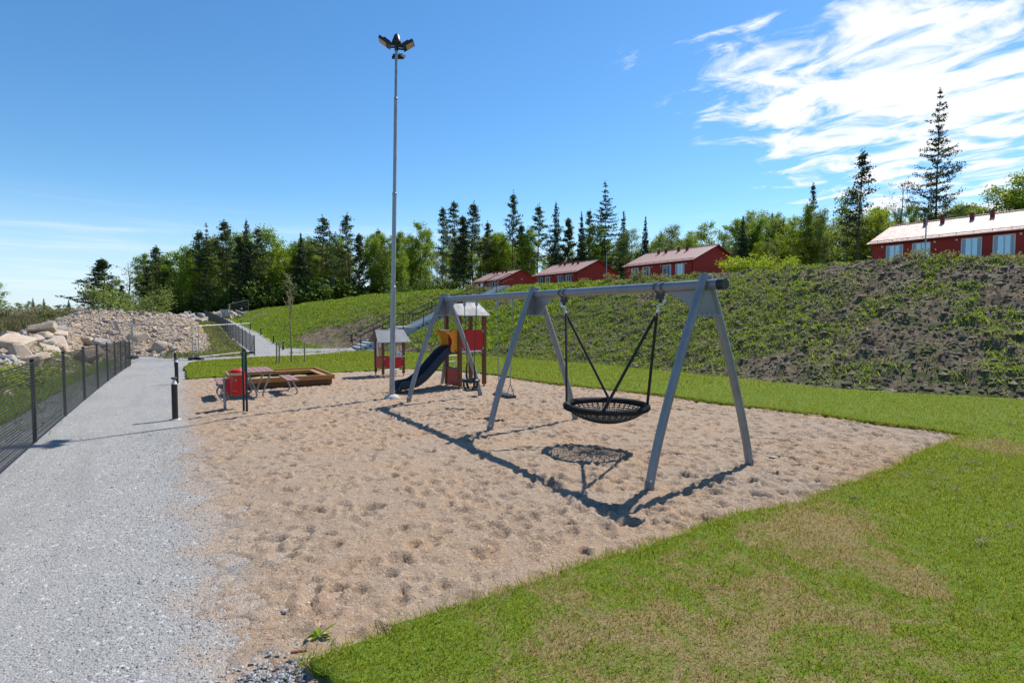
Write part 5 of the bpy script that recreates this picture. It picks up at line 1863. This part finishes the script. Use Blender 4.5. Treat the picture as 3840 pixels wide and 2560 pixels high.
PROTO = {
    'birch': [tree_birch(k, 15, w, 6200, .13, 'birch_leaf', weep=wp) for k, w, wp in ((1, 2.8, .5), (2, 3.3, .7), (3, 2.6, .4), (4, 3.0, .6))],
    'pale birch': [tree_birch(k, 15, w, 5200, .12, 'pale_leaf', weep=.8) for k, w in ((8, 2.6), (9, 3.0))],
    'lime green birch': [tree_birch(k, 13, w, 5200, .125, 'lime_leaf', weep=.3, low=.10) for k, w in ((14, 2.8), (15, 3.2), (16, 2.5))],
    'slender birch': [tree_birch(21, 15, 1.7, 1500, .17, 'pale_leaf', weep=.5, low=.34, trunk_r=.10)],
    'pine': [tree_pine(k, 18, w, b, 135, 22, .15) for k, w, b in ((31, 2.6, .42), (32, 2.3, .5), (33, 2.9, .38), (34, 2.0, .46), (35, 2.4, .54))],
    'leaning pine': [tree_pine(40, 14, 3.0, .16, 210, 34, .16, side=.9)],
    'bushy pine': [tree_pine(44, 15, 2.8, .22, 190, 28, .18)],
    'spruce': [tree_spruce(k, 18, w, .12, 40, 80, .15, irregular=.42, hang=.5) for k, w in ((51, 2.9), (52, 2.4), (53, 3.3))],
    'larch': [tree_spruce(61, 20, 3.9, .12, 34, 110, .12, 'larch_needle', .46, .15, .25, .2)],
    'giant larch': [tree_spruce(66, 24, 4.4, .10, 30, 170, .105, 'larch_needle', .48, .22, .28, .26)],
    'slim conifer': [tree_pine(71, 16, 2.2, .28, 150, 22, .13, mat='larch_needle')],
    'bare tree': [tree_bare(81), tree_bare(82, 12, 3.2, 350)],
}
BUSH = {
    'green bush': [bush(k, 2.8, 1.8, 1500, .15, 'bush_leaf') for k in (91, 92)],
    'lime bush': [bush(93, 3.0, 1.9, 1400, .15, 'lime_leaf')],
    'brown scrub': [bush(k, 2.2, 2.0, 1500, .12, 'scrub_leaf') for k in (94, 95)],
    'yellow shrub': [bush(k, 1.0, .85, 420, .065, 'shrub_leaf') for k in (96, 97)],
    'willow bush': [bush(98, 6.0, 3.2, 4200, .20, 'pale_leaf')],
}


def plant(kind, x, y, h, label, group, cat, width=1.0, protos=PROTO, name=None, which=None, base=None):
    tm, cm, H0, bk = random.choice(protos[kind]) if which is None else protos[kind][which]
    z = float(zt(x, y)) if base is None else base
    o = thing(name or kind.replace(' ', '_').replace('lime_green_', '').replace('giant_', '').replace('slender_', '').replace('leaning_', '').replace('bushy_', '').replace('pale_', ''),
              label, cat, (x, y, z - .1), random.uniform(0, 6.28) if kind not in ('leaning pine',) else 0, group)
    k = h / H0
    o.scale = (k * width, k * width, k)
    part('trunk' if protos is PROTO else 'stems', tm, M[bk], o)
    part('crown' if protos is PROTO else 'foliage', cm, None, o)
    return o


# the trees one can tell apart on the skyline: bearing, top in the photograph, kind, width
FRONT = [(214, 662, 'birch', 1.3), (262, 640, 'birch', 1.2), (283, 655, 'bushy pine', 1.2), (322, 630, 'birch', 1.1), (344, 612, 'bushy pine', 1.0), (240, 597, 'leaning pine', 1.5), (300, 588, 'bare tree', 1.4), (362, 568, 'pine', 1.25), (388, 600, 'bushy pine', .9), (424, 562, 'birch', 1.05), (462, 535, 'pine', 1.1), (480, 512, 'larch', .75),
         (523, 512, 'pine', 1.2), (552, 545, 'bushy pine', .9), (571, 505, 'spruce', .95), (597, 527, 'pine', 1.1), (626, 520, 'birch', 1.15), (655, 585, 'lime green birch', .9), (694, 537, 'spruce', 1.15),
         (744, 502, 'pine', 1.25), (770, 535, 'pale birch', .9), (802, 497, 'pine', 1.1), (828, 540, 'bushy pine', .8), (868, 533, 'birch', 1.0), (892, 540, 'pale birch', .9), (930, 530, 'birch', .9),
         (968, 512, 'birch', 1.0), (990, 530, 'pale birch', .9), (1018, 480, 'pine', .9), (1044, 468, 'pine', 1.1), (1086, 472, 'pine', 1.15), (1064, 500, 'bushy pine', .8), (1122, 514, 'pine', 1.0), (1150, 540, 'birch', .9),
         (1178, 450, 'pine', .8), (1198, 520, 'bushy pine', .8), (1236, 478, 'pine', 1.1), (1216, 525, 'birch', .9), (1276, 466, 'spruce', .85), (1304, 505, 'bushy pine', .8), (1334, 488, 'spruce', .7), (1352, 487, 'pine', .9),
         (1388, 420, 'larch', .95), (1366, 515, 'birch', .9), (1430, 487, 'spruce', .85), (1448, 522, 'pale birch', 1.1), (1480, 500, 'spruce', .8), (1552, 512, 'pale birch', 1.25), (1586, 540, 'birch', .9), (1618, 512, 'lime green birch', 1.0),
         (1655, 530, 'pale birch', .9), (1702, 498, 'spruce', 1.15), (1738, 555, 'lime green birch', .9), (1772, 545, 'pale birch', 1.0), (1815, 500, 'lime green birch', .9), (1858, 428, 'slim conifer', .55), (1846, 470, 'lime green birch', .9),
         (1890, 475, 'pale birch', .9), (1936, 430, 'slender birch', 1.0), (1968, 358, 'slim conifer', .95), (2000, 490, 'lime green birch', .9), (2062, 398, 'bare tree', 1.0), (2092, 470, 'birch', .9), (2140, 210, 'giant larch', .85),
         (2195, 470, 'birch', .9), (2240, 470, 'lime green birch', 1.1), (2290, 432, 'lime green birch', 1.1), (2340, 398, 'lime green birch', 1.2), (2368, 420, 'birch', 1.1)]
SKY_U = [u for u, v, k, w in sorted(FRONT)]; SKY_V = [v for u, v, k, w in sorted(FRONT)]


def wood_dist(u):
    return float(np.interp(u, [150, 340, 500, 900, 1040, 1100, 1420, 1520, 1700, 1900, 2060, 2400], [128, 120, 112, 122, 165, 178, 172, 140, 118, 104, 96, 88]))


ZONES = [(0, 345, 'at the left end of the wood'), (345, 500, 'above the rubble heap'), (500, 690, 'behind the sapling'), (690, 905, 'just left of the lamp mast'),
         (905, 1055, 'between lamp mast and leftmost red house'), (1055, 1221, 'behind the leftmost red house'), (1221, 1431, 'behind the second red house'), (1431, 1692, 'behind the third red house'),
         (1692, 2010, 'left of the right hand red house'), (2010, 2600, 'behind the right hand red house')]
ORD = ['first', 'second', 'third', 'fourth', 'fifth', 'sixth', 'seventh', 'eighth']
UNIQUE = {240: 'ragged pine leaning left at the left end of the wood', 300: 'bare grey branched tree next to the leaning pine', 1388: 'tall larch rising highest behind the second red house',
          2140: 'giant sparse larch towering over the right hand red house', 1968: 'tall slim dark tree left of the right hand red house', 2062: 'leafless tree left of the giant larch',
          1936: 'slender pale birch with a white trunk beside the tall slim dark tree', 1178: 'tall slim pine standing above its neighbours behind the leftmost red house', 802: 'reddish trunked pine just left of the lamp mast',
          1702: 'dark spruce right of the third red house', 1858: 'narrow pointed conifer above the lime green birches'}
seen = {}
for u, v, kind, w in sorted(FRONT):
    zone = next(z for a, b, z in ZONES if a <= u < b)
    seen.setdefault((zone, kind), []).append(u)
for u, v, kind, w in FRONT:
    d = wood_dist(u) + random.uniform(-3, 3)
    if u == 2140: d = 92
    x = sight(u, d); z0 = float(zt(x, d))
    h = height_at(v, d) - z0
    zone = next(z for a, b, z in ZONES if a <= u < b)
    lst = seen[(zone, kind)]
    lab = UNIQUE.get(u)
    if not lab:
        lab = f'{kind} {zone}' if len(lst) == 1 else f'{ORD[lst.index(u)]} {kind} from the left {zone}'
    plant(kind, x, d, h, lab, None, 'tree', w * (.98 if kind in ('pine', 'spruce', 'bushy pine') else 1))

def zone_of(u):
    return next(z for a, b, z in ZONES if a <= u < b)


# deeper rows of the wood
for k in range(210):
    u = random.uniform(330, 2050) if k < 190 else random.uniform(2050, 2400)
    row = random.choice((5, 10, 16, 24, 34))
    d = wood_dist(u) + row
    x = sight(u, d)
    v = random.uniform(575, 640) if u < 480 else random.uniform(528, 592) if u < 1690 else random.uniform(488, 560) if u < 1990 else random.uniform(462, 510)
    kind = random.choice(['birch', 'birch', 'pale birch', 'pine', 'pale birch', 'lime green birch', 'birch', 'birch']) if u < 1500 else random.choice(['birch', 'pale birch', 'lime green birch', 'lime green birch', 'spruce', 'pine'])
    if u > 1500 and kind in ('pine',): kind = 'pale birch'
    h = max(height_at(v, d) - float(zt(x, d)), 5)
    plant(kind, x, d, h, f'half hidden {kind} deeper in the wood {zone_of(u)}', f'{kind} trees deeper in the wood {zone_of(u)}', 'tree', random.uniform(.85, 1.2))
# undergrowth along the edge of the wood
for k in range(86):
    u = random.uniform(320, 2120)
    d = wood_dist(u) + random.uniform(-4, 8)
    kind = 'green bush' if (u < 1500 or random.random() < .3) else 'lime bush'
    plant(kind, sight(u, d), d, random.uniform(2.8, 7.0), f'{kind} in the undergrowth {zone_of(u)}', f'{kind} undergrowth {zone_of(u)}', 'bush', random.uniform(.9, 1.4), BUSH, kind.replace(' ', '_'))
# beside the third house and the gap
for u, d, h in ((1700, 78, 3.2), (1725, 82, 2.8), (1760, 85, 3.4), (1790, 88, 3.0)):
    plant('lime bush', sight(u, d), d, h, {1700: 'lime green bush touching the right end of the third red house', 1725: 'second lime green bush right of the third red house', 1760: 'third lime green bush right of the third red house',
          1790: 'fourth lime green bush right of the third red house'}[u], None, 'bush', 1.1, BUSH, 'bush')
plant('willow bush', sight(337, 96), 96, 6.2, 'pale green rounded willow bush rising behind the rubble heap', None, 'bush', 1.05, BUSH, 'willow_bush')
# scrub and trees beyond the field at the left
for k in range(46):
    u = random.uniform(-60, 330); d = random.uniform(75, 120)
    h = (height_at(random.uniform(700, 722), d) - float(zt(sight(u, d), d)))
    if h < .8: continue
    kind = random.choice(['brown scrub', 'brown scrub', 'green bush'])
    plant(kind, sight(u, d), d, min(h, 4.2), f'{kind} growing across the field beyond the rubble', f'{kind} across the field', 'bush', 1.25, BUSH, kind.replace(' ', '_'))
far = [(8, 688, 'birch'), (40, 694, 'birch'), (66, 690, 'pale birch'), (78, 683, 'spruce'), (103, 684, 'spruce'), (130, 700, 'birch'), (160, 686, 'spruce'), (185, 702, 'birch'), (210, 706, 'birch'), (150, 705, 'pale birch'), (110, 700, 'birch'), (25, 700, 'pale birch'), (232, 712, 'birch'), (90, 697, 'birch')]
for u, v, kind in far:
    d = random.uniform(185, 240)
    h = height_at(v, d) - float(zt(sight(u, d), d))
    plant(kind, sight(u, d), d, h, f'far {kind} on the horizon left of the wood', f'far {kind} trees on the horizon', 'tree', 1.7 if kind != 'spruce' else 1.0)
for u, d, h in ((205, 74, 5.2), (218, 78, 4.6), (196, 80, 4.2)):
    plant('bare tree', sight(u, d), d, h, {205: 'thin bare sapling sticking up behind the rubble', 218: 'second thin bare sapling behind the rubble', 196: 'third thin bare sapling behind the rubble'}[u], None, 'tree', .6)
plant('birch', sight(-20, 72), 72, 6.0, 'leafy tree cut off by the left edge of the photo', None, 'tree', 1.2)
# leafy bushes at the front of the rubble by the left edge
for u, d, h, lab in ((18, 15.5, .95, 'green leafy bush in the rubble at the left edge behind the net fence'), (92, 19, .55, 'small green bush among the rocks behind the nearest fence post')):
    x = sight(u, d); s_, p_ = to_sp(x, d)
    plant('lime bush', x, d, h, lab, None, 'bush', 1.3, BUSH, 'bush', base=rub_z(float(s_), float(p_)))
# yellow shrubs along the crest
def crest(u):
    d = np.arange(12, 75, .2); x = (u - 1176) / FPX * d
    s, p = to_sp(x, d)
    ok = p < np.interp(s, SK, CPK) + .3
    i = int(np.argmax(np.where(ok, (zt(x, d) - EYE) / d, -9)))
    return float(x[i]), float(d[i])


for u, h, lab in ((2062, 0.45, 'pale yellow shrub in front of the first window of the right hand house'), (2105, 0.56, 'pale yellow shrub in front of the second window of the right hand house'),
                  (2165, 0.48, 'wide yellow shrub in the middle before the right hand house'), (2300, 0.45, 'yellow shrub before the last window of the right hand house'),
                  (2338, 0.52, 'tall brownish yellow shrub at the right edge of the photo'), (1468, 0.76, 'green yellow shrub before the left windows of the third house'), (1510, 0.68, 'second green yellow shrub before the third house'),
                  (1085, .8, 'yellow green shrub before the leftmost house by the stairs'), (1400, 0.72, 'shrub at the right end of the second house'), (1340, 0.58, 'small shrub before the gable of the second house'),
                  (1600, 0.36, 'low yellow shrub at the corner of the third house'), (1118, .6, 'low shrub between the windows of the leftmost house')):
    x, d = crest(u)
    s_, p_ = to_sp(x, d)
    plant('yellow shrub', x, d, h, lab, None, 'shrub', 1.0, BUSH, 'shrub', base=float(emb_z(np.array(float(s_)), np.array(float(p_)))) + .05)

# ------------------------------------------------------------------ staked sapling
sp0 = site(23.05, -5.43, .06)
rng_ = np.random.default_rng(5)
sap = thing('sapling', 'young bare street tree with a few buds behind the sandbox', 'tree', sp0)
tp = [np.array([.015 * math.sin(h * 2), .01 * math.cos(h * 2), h]) for h in np.linspace(-.1, 4.0, 10)]
paths = [(tp, .042, .008, 8)]; tips = []
for k in range(20):
    h = 1.9 + 1.9 * (k + rng_.random()) / 20
    az = rng_.uniform(0, 6.28); d = np.array([math.cos(az), math.sin(az), 1.3]); d /= np.linalg.norm(d)
    pts = sub_path((0, 0, h), d, (4.3 - h) * rng_.uniform(.35, .55), 5, rng_, .12, .03)
    paths.append((pts, .012, .004, 4)); tips += pts[2:]
    for _ in range(2):
        d2 = d + rng_.normal(0, .5, 3); d2 /= np.linalg.norm(d2)
        p2 = sub_path(pts[2], d2, rng_.uniform(.2, .45), 4, rng_, .15); paths.append((p2, .006, .003, 3)); tips += p2[1:]
part('trunk', wood(paths), M['young_bark'], sap)
tips = np.array(tips)
V, F = leaves(tips[rng_.integers(0, len(tips), 210)] + rng_.normal(0, .04, (210, 3)), .038, rng_)
part('crown', np_mesh('crown', V, F, M['shrub_leaf']), None, sap)
STK = [(-.62, -.05, 'left'), (-.40, -.30, 'middle'), (.62, -.02, 'right')]
for x, y, w in STK:
    sk = thing('tree_stake', f'{w} round wooden stake supporting the sapling', 'stake', sp0 + Vector((x, y, 0)), 0, 'stakes round the sapling')
    part('stake', MB().tube([(0, 0, -.2), (0, 0, .97)], [.036, .034], 10).lathe([(.034, .97), (0, .985)], n=10), M['wood_pale'], sk)
tie = thing('tree_tie', 'pale webbing straps tying the sapling to its stakes', 'strap', sp0)
for x, y, w in STK:
    a = Vector((x, y, .88 if w != 'right' else .84)); b = Vector((0, 0, .80 if w != 'right' else .72))
    part('strap', MB().bar(a, b, .014, .045), M['strap'], tie)

# ------------------------------------------------------------------ small things on the ground
st_ = link(bpy.data.objects.new('flat_stone', ROCKS[2].copy())); st_.data.materials.clear(); st_.data.materials.append(M['stone_flat'])
x, y = sight(1770, 7.0), 6.86; s_, p_ = to_sp(x, y)
st_.location = (x, y, sand_z(float(s_), float(p_)) + .01); st_.scale = (.06, .05, .035); tag(st_, 'flat pale stone on the sand right of the near swing legs', 'stone')
for u, d, sc, lab in ((640, 3.27, .035, 'pinkish stone on the sand close to the gravel'), (697, 3.38, .014, 'tiny white stone on the sand near the gravel')):
    o = link(bpy.data.objects.new('stone', ROCKS[1].copy())); o.data.materials.clear(); o.data.materials.append(M['stone_flat'] if sc > .02 else M['white'])
    x = sight(u, d); s_, p_ = to_sp(x, d)
    o.location = (x, d, sand_z(float(s_), float(p_)) + .008); o.scale = (sc, sc * .8, sc * .6); o.rotation_euler = (0, 0, .6)
    tag(o, lab, 'stone')
x, y = sight(672, 2.82), 2.82
stick = link(bpy.data.objects.new('wood_chip', MB().bar((-.04, 0, 0), (.04, .006, .008), .012, .010).mesh('wood_chip'))); stick.data.materials.append(M['wood_red'])
s_, p_ = to_sp(x, y); stick.location = (x, y, sand_z(float(s_), float(p_)) + .03); tag(stick, 'short reddish wood chip on the coarse stones', 'wood chip')


def leaf_blade(L, W, fold, curl):
    vs = []; fs = []
    n = 6
    for i in range(n + 1):
        t = i / n; w = W * math.sin(math.pi * min(t * .95 + .05, 1)) ** .8 * (1 if i < n else 0)
        z = curl * t * t * L
        vs += [(t * L, -w, z + fold * w), (t * L, 0, z), (t * L, w, z + fold * w)]
    for i in range(n):
        for j in (0, 1):
            a = i * 3 + j
            fs.append((a, a + 1, a + 4, a + 3))
    return vs, fs


wd = thing('dock_weed', 'green broad leaved weed lying on the sand by the lawn corner', 'weed', (0, 0, 0))
x, y = sight(722, 2.98), 2.98; s_, p_ = to_sp(x, y)
wd.location = (x, y, sand_z(float(s_), float(p_)) + .012)
wd.scale = (.72, .72, .72)
for az, el, L, W, cu in ((2.6, .30, .13, .030, -.6), (3.25, .10, .12, .022, -.4), (2.1, .5, .09, .02, -.3), (.55, .55, .15, .015, -.1), (-.1, .2, .09, .014, -.3), (.1, .05, .11, .012, .1), (3.9, .2, .07, .014, -.3)):
    vs, fs = leaf_blade(L, W, .5, cu)
    m_ = Matrix.Rotation(az, 4, 'Z') @ Matrix.Rotation(-el, 4, 'Y')
    lf = part('leaf', MB().add([m_ @ Vector(v_) for v_ in vs], fs, True), M['weed'], wd)

# clods of lifted thatch on the lawn to the right
g = np.random.default_rng(43)
def clod(x, y, r, label, mat='thatch'):
    s_, p_ = to_sp(x, y)
    n = int(150)
    c = g.normal(0, 1, (n, 3)) * np.array([r, r * .7, r * .28]); c[:, 2] = np.abs(c[:, 2])
    V, F = leaves(c, r * .16, g, .5)
    o = link(bpy.data.objects.new('turf_clod', np_mesh('turf_clod', V, F, M[mat])))
    o.location = (x, y, float(zt(x, y)) + LAWN_H + .035)
    return tag(o, label, 'turf clod', 'clods of dry thatch on the lawn')
x, y = sight(1973, 5.05), 5.05
clod(x, y, .035, 'lone brown clod standing up in the green grass', 'brown_bud')
for u, v in ((2245, 1080), (2205, 1065), (2330, 1062), (2262, 1045), (2310, 1030), (2150, 1105), (2180, 1122), (2225, 1100), (2300, 1118), (2210, 1148), (2160, 1135), (2300, 1010), (2240, 992), (2330, 985), (2090, 1110), (2340, 1240), (2270, 1275)):
    d = EYE * 1280 / (v - 723) * .985
    if d > 2:
        clod(sight(u, d), d, random.uniform(.022, .045), 'pale dry clod of thatch lying on the lawn at the right')

# dandelions on the bank
DAND = MB().lathe([(.0, .022), (.022, .016), (.028, .0), (.0, -.008)], (0, 0, 0), 9).mesh('dandelion'); DAND.materials.append(M['dandelion'])
STEM = MB().tube([(0, 0, -.13), (0, 0, 0)], .004, 4).mesh('stem'); STEM.materials.append(M['weed'])
n_d = 0
while n_d < 34:
    s_ = random.uniform(-4, 34); p_ = random.uniform(3.5, 12.5)
    if not bool(emb_mask(np.array(s_), np.array(p_))) or float(weed_density(np.array(s_), np.array(p_))) < .5: continue
    x, y = to_xy(s_, p_)
    if abs(x) > y * .92: continue
    o = thing('dandelion', 'yellow dandelion flowering on the weedy soil bank', 'flower', (x, y, float(emb_z(np.array(s_), np.array(p_))) + .15), 0, 'dandelions on the bank')
    f_ = part('flower_head', DAND, None, o); f_.scale = (1.5, 1.5, 1.3); f_.rotation_euler = (R(-25), R(-20), 0)
    part('stem', STEM, None, o)
    n_d += 1
# broad leaved docks low on the bank
VV = []
for k, (s_, p_, h) in enumerate([(-.6, 6.3, .36), (.6, 6.8, .30), (-1.5, 6.0, .34), (1.6, 7.4, .22), (5.5, 6.2, .2), (9, 7, .22), (13, 6, .24), (26, 7, .32), (30, 9, .35), (33, 8.6, .34), (35.2, 10, .36), (42, 6, .45), (44, 7.5, .5), (40.5, 9, .4), (20, 5.8, .25)]):
    x, y = to_xy(s_, p_)
    o = thing('dock_plant', 'broad leaved dock growing on the soil bank', 'weed', (x, y, float(emb_z(np.array(s_), np.array(p_)))), 0, 'dock plants on the soil bank')
    for j in range(9):
        vs, fs = leaf_blade(h * random.uniform(.7, 1.2), h * .13, .4, -.5)
        m_ = Matrix.Rotation(j * .75 + random.random(), 4, 'Z') @ Matrix.Rotation(-random.uniform(.5, 1.3), 4, 'Y')
        part('leaf', MB().add([m_ @ Vector(v_) for v_ in vs], fs, True), M['weed'], o)
